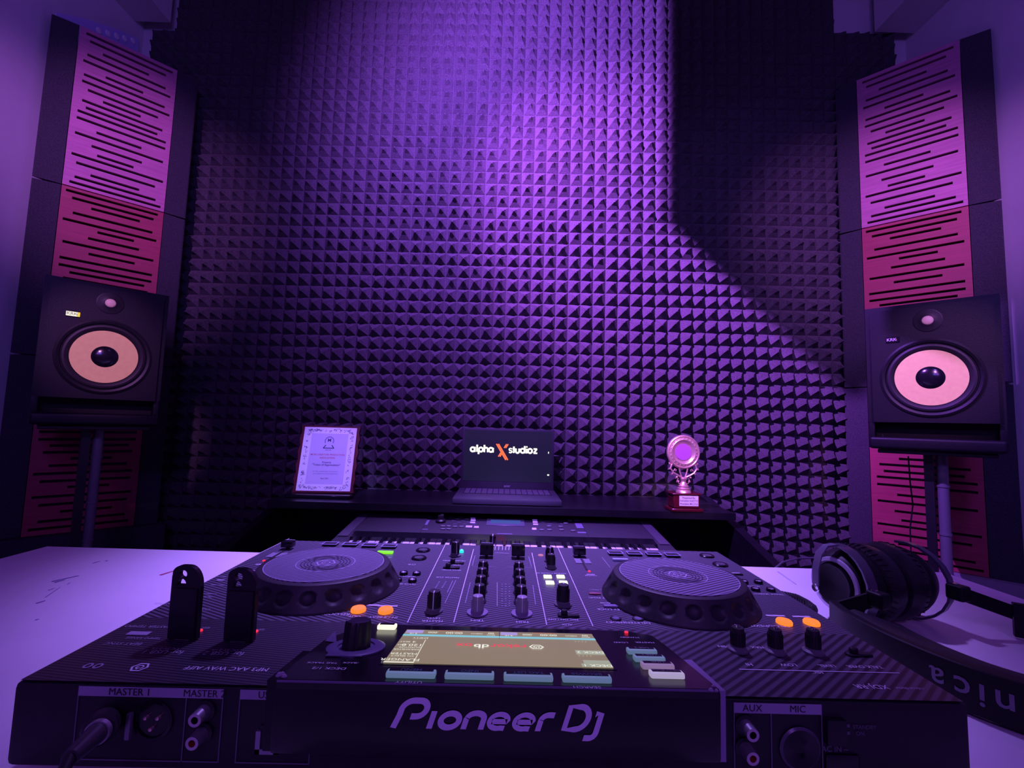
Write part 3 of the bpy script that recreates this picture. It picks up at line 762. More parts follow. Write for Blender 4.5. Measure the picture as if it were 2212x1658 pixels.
for (s_, px, py, sz, mi_) in [('MASTER', 934, 1341, .0052, 0), ('LEVEL', 936, 1335, .0048, 0), ('TRIM', 1031, 1340, .0055, 0), ('TRIM', 1129, 1343, .0055, 0), ('HEADPHONES', 981, 1211, .0045, 0), ('LEVEL', 986, 1220, .004, 0),
                              ('BEAT SYNC', 975, 1231, .0045, 0), ('MASTER CUE', 967, 1247, .0045, 0), ('SOUND COLOR FX', 1190, 1238, .0042, 0), ('ON', 1219, 1320, .005, 0), ('MIC ON / OFF', 1216, 1338, .0045, 0), ('AUX', 1225, 1349, .0045, 0),
                              ('MEMORY', 1334, 1344, .0055, 0), ('DELETE', 1383, 1345, .0055, 0), ('CALL', 1464, 1339, .005, 0), ('CUE/LOOP', 1464, 1347, .0058, 0), ('RELOOP/EXIT', 1662, 1352, .006, 0), ('RELOOP/EXIT', 712, 1326, .006, 0), ('LOOP', 722, 1317, .005, 0),
                              ('OUT', 766, 1331, .0052, 0), ('IN / 4 BEAT', 828, 1333, .0052, 0), ('BEAT SYNC', 1298, 1291, .005, 0), ('TEMPO RESET', 1297, 1274, .004, 1), ('KEY LOCK', 1318, 1316, .0055, 0), ('MASTER', 1276, 1243, .004, 0),
                              ('CUE', 890, 1219, .005, 0), ('SEARCH', 884, 1245, .004, 0), ('TRACK SEARCH', 870, 1261, .004, 0), ('VINYL', 837, 1204, .004, 0), ('SEARCH', 1626, 1266, .0045, 0), ('TRACK SEARCH', 1660, 1283, .0045, 0),
                              ('QUANTIZE', 360, 1304, .0045, 1), ('MASTER TEMPO', 322, 1353, .0055, 1), ('BEAT SYNC', 266, 1390, .0055, 1), ('TEMPO RANGE', 310, 1378, .004, 1), ('for USB 1', 352, 1408, .0075, 1), ('for USB 2', 483, 1411, .0075, 1),
                              ('DC 5V 2.1A', 358, 1401, .004, 1), ('DC 5V 2.1A', 487, 1404, .004, 1), ('MP3 AAC WAV AIFF', 490, 1444, .0066, 0), ('CUE', 443, 1316, .005, 1), ('PLAY', 446, 1289, .005, 1), ('TEMPO', 556, 1232, .005, 0), ('SLIP', 560, 1219, .005, 0),
                              ('EJECT', 440, 1356, .004, 1), ('EJECT', 558, 1360, .004, 1), ('HI', 1618, 1435, .0055, 0), ('LOW', 1703, 1436, .0055, 0), ('MIC', 1765, 1452, .005, 0), ('LEVEL', 1786, 1438, .0050, 0), ('TALK OVER', 1868, 1440, .0052, 0),
                              ('MIN', 1562, 1396, .005, 0), ('MAX', 1636, 1398, .005, 0), ('XDJ-RR', 1882, 1483, .0074, 0), ('rekordbox', 1966, 1487, .0046, 1)]:
    put_text(PT, s_, sz, dfr(dk_(px, py)), mi_, 0.0)
# little rectangles of print
for (px, py, w_, h_, mi_) in ((792, 1307, .023, .003, 0), (838, 1309, .018, .003, 0), (1675, 1330, .018, .003, 0), (1731, 1332, .017, .003, 0), (300, 1368, .017, .006, 1), (1276, 1241, .010, .003, 1), (562, 1219, .009, .0025, 0),
                              (476, 1253, .008, .004, 1), (470, 1264, .014, .001, 1), (478, 1246, .010, .001, 1), (450, 1283, .016, .001, 1), (1449, 1329, .012, .004, 1), (1318, 1303, .020, .0012, 0), (1590, 1238, .010, .0030, 0)):
    PT.box(-w_ / 2, w_ / 2, -h_ / 2, h_ / 2, 0, .0002, mi_, dfr(dk_(px, py)))


def hexlogo(mb_, M, r_, mi=0, wd=None):
    wd = wd or r_ * .28
    stroke(mb_, [(r_ * math.cos(R(60 * k)), r_ * math.sin(R(60 * k))) for k in range(6)], wd, M, mi, True)
    stroke(mb_, arc(0, 0, r_ * .42, r_ * .42, 120, 420, 10), wd * .7, M, mi)
    stroke(mb_, [(0, r_ * .1), (r_ * .1, r_ * .55)], wd * .7, M, mi)


hexlogo(PT, dfr(dk_(302, 1441)), .0052, 0)
for dx in (-.0040, .0028):
    stroke(PT, arc(dx, 0, .0022, .0028, 0, 360, 12)[:-1], .0014, dfr(dk_(199, 1438)), 1, True)
PT.build('printed_lettering', [mat('deck_print', (.75, .72, .85), .5), mat('deck_print_dim', (.40, .37, .50), .5)], DJ)

# --- knobs
KM = {}


def knob(px, py, r0, h, skirt, pointer, m_=None, z=DZ, pos=None, ang=0, name='rotary_knob', bigskirt=None):
    p = Vector(pos) if pos else dk_(px, py, z)
    key = (r0, h, skirt, pointer)
    base = MB(Matrix.Translation(p))
    base.lathe([(skirt, .0002), (skirt, .0016), (r0 * 1.02, .003), (r0 * .98, .0045), (r0 * .82, h - .0008), (r0 * .76, h), (0, h)], 28, mis=[1] * 3 + [0] * 3)
    for k_ in range(14):
        a = 2 * PI * k_ / 14
        base.box(-.0003, .0003, -.0003, .0003, .004, h * .8, 0, Matrix.Rotation(a, 4, 'Z') @ Matrix.Translation((r0 * .93, 0, 0)))
    o = base.build(name, [m_ or M_RUB, bigskirt or M_GREY], DJ)
    if pointer:
        P_ = MB(Matrix.Translation(p) @ Matrix.Rotation(R(ang), 4, 'Z')); w_ = .0005
        P_.add([(-w_, -r0 * 1.03, .004), (w_, -r0 * 1.03, .004), (w_, -r0 * .86, h), (-w_, -r0 * .86, h), (-w_, -r0 * .1, h + .0004), (w_, -r0 * .1, h + .0004)], [(0, 1, 2, 3), (3, 2, 5, 4)])
        P_.keep = True; P_.build('pointer', mat('pointer_white', (.75, .72, .8), .4), o)
    return o


SILK = mat('silver_grey_knob', (.38, .36, .42), .45)
knob(937, 1320, .0066, .0187, .0085, True)                      # master level
for px, xk in ((0, -.0207), (1, .0205)):
    knob(0, 0, .0060, .0160, .0098, True, SILK, pos=(xk, .446, DZ), bigskirt=mat('lilac_skirt', (.34, .30, .42), .4))
    for y_ in (.474, .500, .526, .552):
        knob(0, 0, .0062, .0165, .0072, True, pos=(xk, y_, DZ))
knob(983, 1200, .0056, .0180, .0080, True, ang=25)
knob(1216, 1306, .0066, .0195, .0088, True, ang=165)
knob(1190, 1226, .0056, .0165, .0072, True, ang=160)
knob(1187, 1212, .0056, .0180, .0070, True)
for px, py in ((1594, 1404), (1675, 1408), (1757, 1409)):
    knob(px, py, .0058, .0180, .0078, True, ang=180)
    MB(Matrix.Translation(dk_(px, py) + Vector((0, 0, .0178)))).lathe([(0, 0), (.0020, .0003), (.0018, .0016), (0, .002)], 12).build('knob_tip', M_CHROME, DJ)
# black toggles
for px, py in ((1228, 1331), (1855, 1415), (985, 1217), (975, 1227)):
    tg = MB(Matrix.Translation(dk_(px, py))); tg.rbox(-.010, .010, -.003, .003, 0, .002, .0008, 1); tg.rbox(-.007, -.001, -.002, .002, .002, .006, .0008, 1); tg.build('toggle_switch', M_BLACK, DJ)

# --- channel faders, crossfader, tempo sliders


def fader(px, py, w_, d_, h_, slot, cap=M_BLACKG, nm_='fader'):
    p = dk_(px, py)
    s_ = MB(Matrix.Translation(p)); s_.box(-.0012, .0012, *slot, .0003, .0006)
    o = s_.build(nm_, M_BLACK, DJ)
    c_ = MB(Matrix.Translation(p)); c_.rbox(-w_ / 2, w_ / 2, -d_ / 2, d_ / 2, .003, h_, .0012, 2); c_.box(-.002, .002, -.001, .001, 0, .004)
    c_.build('fader_cap', cap, o)
    l_ = MB(Matrix.Translation(p)); l_.box(-w_ / 2 + .001, w_ / 2 - .001, d_ / 2 - .0012, d_ / 2 - .0002, h_ - .0003, h_ + .0003); l_.build('cap_line', mat('cap_line_white', (.6, .58, .7), .3), o)
    return o


fader(1051, 1202, .0175, .011, .0165, (-.012, .05)); fader(1119, 1204, .0175, .011, .0165, (-.012, .05))
p = dk_(1064, 1176)
s_ = MB(Matrix.Translation(p)); s_.box(-.03, .03, -.001, .001, .0003, .0006); o = s_.build('crossfader', M_BLACK, DJ)
c_ = MB(Matrix.Translation(p)); c_.rbox(-.0045, .0045, -.006, .006, .003, .0135, .001, 2); c_.build('fader_cap', M_BLACKG, o)
c_ = MB(Matrix.Translation(p)); c_.box(-.0006, .0006, -.0064, -.006, .004, .0138); c_.box(-.0006, .0006, -.006, .006, .0135, .0140); c_.build('cap_line', M_WHITE, o)
fader(1251, 1201, .0165, .012, .0120, (-.06, .01), nm_='tempo_slider'); fader(622, 1185, .0150, .012, .0105, (-.06, .01), nm_='tempo_slider')
for (px, py) in ((1258, 1211), (600, 1198)):
    MB(Matrix.Translation(dk_(px, py))).box(-.010, -.0018, -.012, .008, .0004, .0007).box(.0018, .010, -.012, .008, .0004, .0007).build('slider_scale', mat('scale_grey', (.22, .20, .28), .5), DJ)

# --- jog wheels
def jog(cx_, cy_):
    H0, H1 = DZ, .831; n_ = 240; nz_ = 22; Rb, Rt = .0775, .0655
    vs = []; fs = []
    prof = [(Rb, 0, 0)] + [(Rb - (Rb - Rt) * k / nz_, (H1 - H0) * (.06 + .94 * k / nz_), k / nz_) for k in range(nz_ + 1)]
    nd = 20; hd = .0072
    for i in range(n_):
        a = 2 * PI * i / n_
        for (r_, z_, q) in prof:
            da = (a * nd / (2 * PI)) % 1.0 - .5
            dx = da * 2 * PI / nd * r_; dz_ = (q - .50) * (H1 - H0) * 1.12
            dd = dx * dx + dz_ * dz_; dent = 0
            if dd < hd * hd: dent = .0030 * math.sqrt(1 - dd / (hd * hd))
            vs.append((cx_ + (r_ - dent) * math.cos(a), cy_ + (r_ - dent) * math.sin(a), H0 + z_))
    k_ = len(prof)
    for i in range(n_):
        j = (i + 1) % n_
        for q in range(k_ - 1): fs.append((i * k_ + q, j * k_ + q, j * k_ + q + 1, i * k_ + q + 1))
    m_ = MB(); m_.add(vs, fs, 0, True)
    m_.lathe([(Rt, H1), (Rt - .002, H1 + .0008), (.0600, H1 + .0008), (.0595, H1)], 96, M=Matrix.Translation((cx_, cy_, 0)))
    jo = m_.build('jog_wheel', mat('jog_rim_black', (.024, .021, .030), .50, noise=.15, nscale=300), DJ)
    pt = MB(Matrix.Translation((cx_, cy_, 0)))
    pt.lathe([(.0597, H1 - .001), (.0597, H1 + .0010), (.0592, H1 + .0014), (0, H1 + .0014)], 96)
    pt.build('platter', stripes('platter_skin', (.06, .055, .085), (.30, .28, .40), 120, .0044, .36), jo)
    rg = MB(Matrix.Translation((cx_, cy_, H1 + .0017)))
    stroke(rg, arc(0, 0, .0292, .0292, 0, 360, 64)[:-1], .0008, Matrix.Identity(4), 0, True)
    stroke(rg, arc(0, 0, .0590, .0590, 0, 360, 96)[:-1], .0007, Matrix.Identity(4), 0, True)
    hexlogo(rg, Matrix.Rotation(PI, 4, 'Z'), .0095, 0, .0016)
    for rr in (.0148, .018, .0212, .0244): stroke(rg, arc(0, 0, rr, rr, 0, 360, 64)[:-1], .0011, Matrix.Identity(4), 1, True)
    rg.build('platter_print', [mat('platter_print_pale', (.50, .46, .62), .4), mat('platter_print_dark', (.05, .045, .07), .5)], jo)


jog(-.1855, .507); jog(.1850, .498)

# --- pads, buttons, leds


def pad(px, py, w_=.019, d_=.013, name='performance_pad'):
    p = dk_(px, py); m_ = MB(Matrix.Translation(p)); m_.rbox(-w_ / 2, w_ / 2, -d_ / 2, d_ / 2, .0002, .0028, .0006, 1)
    o = m_.build(name, M_BLACK, DJ)
    e_ = MB(Matrix.Translation(p + Vector((0, 0, .0030)))); stroke(e_, [(-w_ / 2, -d_ / 2), (w_ / 2, -d_ / 2), (w_ / 2, d_ / 2), (-w_ / 2, d_ / 2)], .0019, Matrix.Identity(4), 0, True)
    e_.build('pad_outline', mat('pad_outline_violet', (.45, .38, .75), .4), o)


for px, py in ((714, 1177), (757, 1178), (799, 1180), (841, 1182)): pad(px, py)
for px, py in ((1329, 1197), (1370, 1198), (1411, 1199), (1452, 1201)): pad(px, py)


def button(px, py, w_, d_, h_, m_, name='button', r_=.0008, z=DZ, side=None, pos=None):
    p = pos or dk_(px, py, z); b2 = MB(Matrix.Translation(p)); b2.rbox(-w_ / 2, w_ / 2, -d_ / 2, d_ / 2, .0002, h_, r_, 2)
    return b2.build(name, m_, DJ)


def rbutton(px, py, r_, h_, m_, name='round_button', rim=None, top=None):
    p = dk_(px, py); b2 = MB(Matrix.Translation(p))
    b2.lathe([(r_, .0002), (r_, h_ * .6), (r_ * .88, h_), (r_ * .62, h_ * .85), (0, h_ * .6)], 28, mis=[0, 0, 0, 1])
    return b2.build(name, [m_, top or m_], DJ)


tag(button(832, 1195, .0205, .008, .003, G_GREEN, 'lit_button'), 'green lit button')
tag(button(1340, 1211, .0205, .0065, .003, mat('pale_blue_button', (.42, .52, .70), .3), 'lit_button'), 'pale blue button')
for px, py, q in ((774, 1319, 0), (833, 1321, 0), (1694, 1346, 1), (1753, 1347, 1)):
    p = dk_(px, py); b2 = MB(Matrix.Translation(p) @ Matrix.Scale(1.0, 4)); b2.lathe([(.0074, .0002), (.0074, .002), (.0066, .0032), (0, .0036)], 28, M=Matrix.Diagonal((.92, 1.0, 1, 1)))
    tag(b2.build('lit_button', G_ORANGE, DJ), 'orange lit loop button')
for px, py in ((1183, 1247), (1211, 1247), (1188, 1260), (1217, 1260)): tag(button(px, py, .0095, .0085, .0022, G_PADW, 'lit_button'), 'white lit effect button')
for px, py in ((914, 1189), (905, 1206), (1527, 1201), (1556, 1220)): rbutton(px, py, .0098, .0022, M_BLACKG, top=mat('brushed_button', (.35, .33, .40), .25, metal=.8))
for px, py in ((872, 1240), (900, 1241), (859, 1255), (891, 1256), (1607, 1259), (1638, 1259), (1632, 1275), (1665, 1276)): rbutton(px, py, .0048, .0032, M_BLACKG, 'small_button', top=mat('dome_button', (.55, .52, .62), .25, metal=.6))
for px, py in ((1330, 1336), (1378, 1337)): rbutton(px, py, .0052, .0012, M_BLACK, 'small_button', top=mat('small_button_top', (.16, .14, .26), .5))
for px, py in ((1431, 1336), (1476, 1339)): rbutton(px, py, .0050, .0015, M_BLACK, 'small_button', top=M_WHITE)
button(1322, 1311, .0165, .0052, .0022, mat('lilac_button', (.24, .20, .34), .5)); button(1285, 1283, .0125, .0050, .0016, mat('rose_button', (.32, .10, .13), .5)); button(1320, 1284, .0115, .0050, .0016, mat('pale_button_b', (.32, .34, .32), .5))
button(1593, 1241, .0125, .0045, .0016, M_BLACK)
for px, py in ((570, 1211), (1273, 1234), (433, 1362), (553, 1364)):
    MB(Matrix.Translation(dk_(px, py))).lathe([(.0017, .0001), (.0016, .001), (0, .0014)], 14).build('red_indicator', G_RED, DJ)
MB(Matrix.Translation(dk_(997, 1193))).lathe([(.0030, .0001), (.0028, .0035), (0, .005)], 16).build('cyan_indicator', G_CYAN, DJ)
MB(Matrix.Translation(dk_(1168, 1199))).lathe([(.0038, .0001), (.0034, .001), (0, .0014)], 16).build('pink_indicator', G_PINK, DJ)

# --- raised display housing
PN = Vector((0, .154, 1)).normalized(); PP = Vector((0, .29, .830))


def pod(px, py): return atpl(px, py, PP, PN)


def pfr(p, up=.0004): return frame(Vector(p) + PN * up, (-1, 0, 0), (0, -1, .154))


POD = MB()
o_ = [pod(600, 1466), pod(1562, 1500), pod(1440, 1395), pod(1408, 1372), pod(1350, 1362), pod(757, 1346), pod(752, 1362), pod(700, 1382)]
fl = [aty(572, 1600, .2935), aty(1583, 1636, .2935)]
tv = [Vector(p) for p in o_]; tv[0] = Vector((-.1315, .2905, PP.z)); tv[1] = Vector((.1330, .2905, PP.z))
bv = [Vector((p.x, max(p.y, .2975), .787 if p.y < .3 else .8085)) for p in tv]
n_ = len(tv); vs = tv + bv
POD.add([tuple(v) for v in vs], [tuple(range(n_)), tuple(range(2 * n_ - 1, n_ - 1, -1))] + [(i, (i + 1) % n_, n_ + (i + 1) % n_, n_ + i) for i in range(n_)])
POD.rbox(-.1335, .1350, .2915, .2985, .787, .8284, .0025, 2, 0)
POD.prism([(.1325, .2935, .787), (.1325, .2935, .8275), (.1325, .345, .8205), (.1325, .345, .80)], (.0058, 0, 0), 1)  # right bevel, light falling on it is put into a paler colour
POD.prism([(-.1385, .2945, .787), (-.1385, .2945, .8272), (-.1385, .345, .8203), (-.1385, .345, .80)], (.006, 0, 0), 0)
PODO = POD.build('display_housing', [mat('housing_gloss', (.004, .004, .006), .22), mat('lit_bevel', (.30, .24, .40), .5)], DJ)
ed = MB(); ed.tube([(-.1305, .2900, .8292), (.1320, .2900, .8292)], .0007, 6)
ed.build('pale_rim', mat('pale_rim_violet', (.16, .12, .22), .4), PODO)  # thin paler tube along the top rear edge
fr_ = MB()
for (px, py, r_) in ((603, 1458, .0022), (614, 1461, .0018), (610, 1455, .0016)): fr_.lathe([(0, -r_ * .4), (r_, 0), (r_ * .5, r_ * .7), (0, r_ * .8)], 7, M=Matrix.Translation(pod(px, py)))
for (px, py, r_) in ((1541, 1482, .0013), (1536, 1490, .0016), (1548, 1491, .0012)): fr_.lathe([(0, -r_ * .4), (r_, 0), (r_ * .5, r_ * .7), (0, r_ * .8)], 7, M=Matrix.Translation(pod(px, py)))
fr_.build('chipped_corner', mat('chip_pale', (.30, .24, .38), .6), PODO)
# screen
c4 = [pod(*p) for p in ((827, 1434), (1329, 1448), (1277, 1371), (879, 1361))]
sx0 = (c4[0].x + c4[3].x) / 2; sx1 = (c4[1].x + c4[2].x) / 2; sy0 = (c4[0].y + c4[1].y) / 2 + .0018; sy1 = (c4[2].y + c4[3].y) / 2
SWd = sx1 - sx0; SHt = (sy1 - sy0) * math.sqrt(1 + .154 ** 2)
cen = Vector(((sx0 + sx1) / 2, (sy0 + sy1) / 2, PP.z - .154 * ((sy0 + sy1) / 2 - PP.y)))
SF = pfr(cen, .0005)   # x to DJ's right (-X), y up the picture as the DJ sees it
W2_, H2_ = SWd / 2, SHt / 2
bz = MB(SF); bz.box(-W2_ - .002, W2_ + .002, -H2_ - .002, H2_ + .002, -.0004, -.0001); bz.build('screen_bezel', M_BLACKG, PODO)
sc = MB(SF); sc.box(-W2_, W2_, -H2_, H2_, 0, .0003); scr = sc.build('touch_screen', G_SCR, PODO)
sp = MB(SF @ Matrix.Translation((0, 0, .0005)))
Z3 = Matrix.Translation((0, 0, .0002))


def srect(x0, x1, y0, y1, mi): sp.quad([(x0 * W2_, y0 * H2_, 0), (x1 * W2_, y0 * H2_, 0), (x1 * W2_, y1 * H2_, 0), (x0 * W2_, y1 * H2_, 0)], mi)


srect(-1, 1, -.66, -.54, 2); srect(-.003, .003, -1, -.5, 5)
for bx in (0.0, 1.0):
    o2 = .5 + (bx - 1)
    srect(o2 + .31, o2 + .49, -.95, -.74, 3)
    for (s_, xx, yy, zz2, mi_) in (('00:00', o2 - .02, -.80, .0062, 0), ('.000', o2 + .20, -.80, .0050, 0), ('Not Loaded', o2 + .03, -.935, .0038, 4), ('00', o2 - .41, -.83, .0050, 0), ('BEATS', o2 - .41, -.71, .0024, 0), ('REMAIN', o2 - .26, -.78, .0026, 0), ('4.10', o2 + .40, -.70, .0036, 0)):
        put_text(sp, s_, zz2, Z3 @ Matrix.Translation((xx * W2_, yy * H2_ * 1.0, 0)), mi_, .008)
# logo
for s_, xx, mi_ in (('reko', -.215, 1), ('rd', -.02, 1), ('b', .085, 0), ('ox', .17, 1)): pass
segs = [('reko', 1), ('r', 1), ('db', 0), ('ox', 1)]; wds = []
for s_, mi_ in segs:
    v_, _f = tgeo(s_, .0125, .015); wds.append(max(p.x for p in v_) - min(p.x for p in v_) + .0009)
fit = .70 * W2_ / sum(wds); xp = -.27 * W2_
for (s_, mi_), wd_ in zip(segs, wds):
    put_text(sp, s_, .0125, Z3 @ Matrix.Translation((xp + wd_ * fit / 2, .02 * H2_ if mi_ == 0 else -.02 * H2_, 0)), mi_, .015, fit); xp += wd_ * fit
hexlogo(sp, Z3 @ Matrix.Translation((-.365 * W2_, 0, 0)), .0050, 0, .0013)
srect(-1, -.76, .66, .90, 6) ; srect(-1, -.76, -.02 + .0, .22, 6) if False else None
srect(-1, -.73, .12, .36, 6); srect(-1, -.73, .84, 1.0, 6)
for (s_, xx, yy, zz2, mi_) in (('DECK 2', -.87, .24, .0058, 0), ('DECK 1', -.87, .93, .0058, 0), ('FLANGER', .87, .86, .0062, 0), ('MASTER', .87, .55, .0052, 0), ('120.0', .84, .05, .0070, 0), ('BPM', .94, .05, .0035, 0), ('4', .84, -.14, .0055, 0), ('BEAT', .93, -.14, .0034, 0),
                              ('CH SELECT', .87, .68, .0032, 0), ('PARAMETER', .87, .32, .0034, 0), ('QUANTIZE', .85, .20, .0032, 0), ('- - - -', -.80, .46, .0045, 0), ('- - - -', -.83, -.40, .0045, 0), ('EMPTY', .80, -.40, .0040, 0)):
    put_text(sp, s_, zz2, Z3 @ Matrix.Translation((xx * W2_, yy * H2_, 0)), mi_, 0)
srect(.738, .744, -.30, 1, 0); srect(.74, 1, .955, 1, 0)
sp.build('screen_graphics', [G_SCRW, G_SCRR, G_SCRC, G_SCRV, G_SCRO, M_BLACK, glow('display_tab', (.38, .40, .30), .9)], scr)

# buttons in front of the display


def podbtn(px, py, w_, d_, txt, edge, nm_='screen_button', tm=None, ts=.0048):
    F_ = pfr(pod(px, py), .0002)
    b2 = MB(F_); b2.rbox(-w_ / 2, w_ / 2, -d_ / 2, d_ / 2, 0, .0035, .0012, 2); o = b2.build(nm_, edge, PODO)
    b2 = MB(F_); b2.box(-w_ / 2 + .0016, w_ / 2 - .0016, -d_ / 2 + .0012, d_ / 2 - .0012 - .0012, .0034, .0038, 0); put_text(b2, txt, ts, Matrix.Translation((0, 0, .0041)), 1, .004)
    b2.build('button_cap', [M_BLACKG, tm or mat('teal_print', (.06, .22, .24), .5)], o)


for px, py, s_ in ((888, 1462, 'MENU'), (1014, 1465, 'INFO'), (1141, 1469, 'TAG LIST'), (1267, 1472, 'BROWSE')): podbtn(px, py, .0302, .0072, s_, G_PALEB)
for px, py, s_, e_ in ((1386, 1412, 'USB 2', G_PALEB), (1402, 1428, 'USB 1', G_PALEB), (1420, 1444, 'LINK', G_PALEP), (1440, 1463, 'rekordbox', glow('bright_edge', (.50, .44, .62), .7, (.4, .4, .4)))): podbtn(px, py, .0215, .0074, s_, e_, ts=.0042, tm=M_DIM)
for px, py in ((778, 1359), (836, 1358)):
    podbtn(px, py, .0150, .0085, '', G_WHITE, 'lit_button')
    MB(pfr(pod(px, py - 8))).box(-.004, .004, -.0006, .0006, 0, .0004).build('red_indicator', G_SCRR, PODO)
MB(pfr(pod(1353, 1367))).lathe([(.0017, 0), (.0015, .001), (0, .0014)], 14).build('red_indicator', G_RED, PODO)
pt2 = MB()
for (s_, px, py, sz) in (('UTILITY', 883, 1474, .0046), ('SEARCH', 1268, 1485, .0046), ('DECK 1/2', 711, 1444, .0052), ('/BACK', 757, 1432, .0036), ('TAG TRACK', 696, 1432, .0036), ('STANDBY', 1360, 1377, .0036), ('LOAD', 1341, 1388, .0042), ('MASTER', 1393, 1388, .0042)):
    put_text(pt2, s_, sz, pfr(pod(px, py)), 0, 0)
for px, py, w_, d_ in ((722, 1416, .0105, .0055), (764, 1417, .0125, .0050)): pt2.box(-w_ / 2, w_ / 2, -d_ / 2, d_ / 2, 0, .0006, 1, pfr(pod(px, py)))
pt2.quad([tuple(pod(*p) + PN * .0004) for p in ((702, 1385), (727, 1388), (725, 1365), (719, 1367))], 1)
pt2.build('printed_lettering', [mat('deck_print', (.3, .3, .4)), mat('housing_grey', (.10, .08, .16), .4)], PODO)
# browse selector
SP_ = pod(769, 1399); SFm = frame(SP_, (1, 0, 0), (0, 1, -.154))
sl2 = MB(SFm); sl2.lathe([(.0205, .0001), (.0205, .0010), (.0175, .0022), (.0130, .0018), (.0130, .0008)], 48, mis=[0, 0, 0, 0]); sl2.build('selector_ring', mat('selector_ring_violet', (.12, .10, .20), .3), PODO)
pf = []; sl2 = MB(SFm); nn = 60; rr0 = .0098
prs = [(1.0, .0005), (.98, .004), (.93, .0165), (.86, .0185)]
vs = [((rr0 * a_ * (1 + .05 * math.cos(10 * 2 * PI * i / nn))) * math.cos(2 * PI * i / nn), (rr0 * a_ * (1 + .05 * math.cos(10 * 2 * PI * i / nn))) * math.sin(2 * PI * i / nn), z_) for i in range(nn) for a_, z_ in prs]
sl2.add(vs, [(i * 4 + q, ((i + 1) % nn) * 4 + q, ((i + 1) % nn) * 4 + q + 1, i * 4 + q + 1) for i in range(nn) for q in range(3)] , 0, True)
sl2.lathe([(rr0 * .86, .0184), (.0062, .0192), (0, .0180)], 40, mi=1); sl2.build('browse_knob', [M_BLACK, mat('knob_top_gloss', (.05, .04, .07), .12)], PODO)

# logo on the back of the housing
LGF = frame((-.0020, .2911, .8115), (1, 0, 0), (0, 0, 1)); U = .0081; lw = .40
lo = MB(LGF @ Matrix.Scale(U, 4)); Id = Matrix.Identity(4); sh_ = .32


ST = [0]


def st(pts, wd=lw, closed=False):
    ST[0] += 1; stroke(lo, pts, wd, Matrix.Translation((0, 0, .012 * (ST[0] % 4))), 0, closed, sh_)


x = -7.0
st([(x, -.95), (x + .16, -.05)] + arc(x + .95, .25, .80, .72, 165, 90, 8) + [(x + 1.35, .97)] + arc(x + 1.38, .42, .62, .55, 90, -90, 12) + [(x + 1.0, -.13)], .44)
st([(x + 2.62, -.95), (x + 2.62, .28)], .42)
x += 3.95; st(arc(x, -.34, .66, .49, 0, 360, 24)[:-1], .42, True)
x += 1.02; st([(x + .15, -.95), (x + .15, -.2)] + arc(x + .80, -.2, .62, .38, 180, 0, 12) + [(x + 1.42, -.95)], .41)
for k in range(2):
    x += (2.55 if k == 0 else 1.85); st([(x - .5, -.36), (x + .62, -.36)] + arc(x, -.34, .66, .49, 8, 290, 20) + [(x + .55, -.82)], .36)
x += 1.05; st([(x + .15, -.95), (x + .15, -.2)] + arc(x + .68, -.2, .52, .38, 180, 90, 8) + [(x + 1.05, .17)], .41)
x += 2.05; st([(x, -.80), (x, .78), (x + .75, .78)] + arc(x + .75, 0, .78, .79, 90, -90, 14)[1:], .42, True)
x += 2.15; st([(x - .15, .30), (x + .25, .30), (x + .25, -.9)] + arc(x - .15, -.95, .40, .42, 0, -90, 6) + [(x - .55, -1.37)], .42)
lo.build('logo_lettering', mat('logo_violet_grey', (.85, .82, .95), .45), PODO)

# --- rear panel
RP = MB()
YQ = YR - .0004


def rl(p0_, p1_, wd=.0007, mi=0):
    a = aty(*p0_, YQ); c_ = aty(*p1_, YQ); d_ = (c_ - a).normalized(); q = Vector((-d_.z, 0, d_.x)) * wd / 2
    RP.quad([a + q, c_ + q, c_ - q, a - q], mi)


def rrect(x0, x1, z0, z1, mi=0, dy=0): RP.quad([(x0, YQ - dy, z0), (x1, YQ - dy, z0), (x1, YQ - dy, z1), (x0, YQ - dy, z1)], mi)


def rbx(x0, x1, z1, z0, header, divs, txts):
    rrect(x0, x1, z1 - header, z1, 0, .0002)
    for xx in [x0, x1] + divs: rrect(xx - .00035, xx + .00035, z0, z1, 1, .0001)
    rrect(x0, x1, z0, z0 + .0007, 1, .0001)
    for s_, xx in txts: put_text(RP, s_, .0062, frame((xx, YQ - .0006, z1 - header / 2), (1, 0, 0), (0, 0, 1)), 2, 0)


ztop = .8075
rbx(-.271, -.178, ztop, .7625, .0060, [-.2015], [('MASTER 1', -.238), ('MASTER 2', -.190)])
rbx(-.167, -.120, ztop, .7625, .0060, [], [('USB', -.150)])
rbx(.156, .214, ztop - .001, .7605, .0065, [.1805], [('AUX', .168), ('MIC', .198)])
for s_, x_, z_, sz in (('STANDBY', .242, .793, .0035), ('ON', .239, .789, .0035), ('AC IN ~', .222, .779, .005)): put_text(RP, s_, sz, frame((x_, YQ - .0005, z_), (1, 0, 0), (0, 0, 1)), 3, .01)
rrect(.2305, .2325, .7925, .7945, 3, .0002); rrect(.2305, .2325, .788, .790, 3, .0002)
RP.build('rear_print', [mat('rear_label_strip', (.36, .33, .45), .5), mat('rear_line', (.16, .14, .20), .5), M_BLACK, mat('rear_dim', (.12, .11, .15), .5)], DJ)


def jack(px, py, col, L=.011):
    p = aty(px, py, YR - L); p.y = YR
    F_ = frame((p.x, YR, p.z), (1, 0, 0), (0, 0, 1))
    mb_ = MB(F_); mb_.lathe([(.0066, -.001), (.0066, .0015), (.0045, .002), (.0042, L * .6), (.0040, L), (.0022, L), (.0022, L - .005), (0, L - .005)], 24, mis=[0, 0, 1, 1, 2, 3, 3])
    mb_.build('phono_jack', [M_BLACK, M_SILVER, mat('jack_pale', (.5, .45, .5), .4), col], DJ)


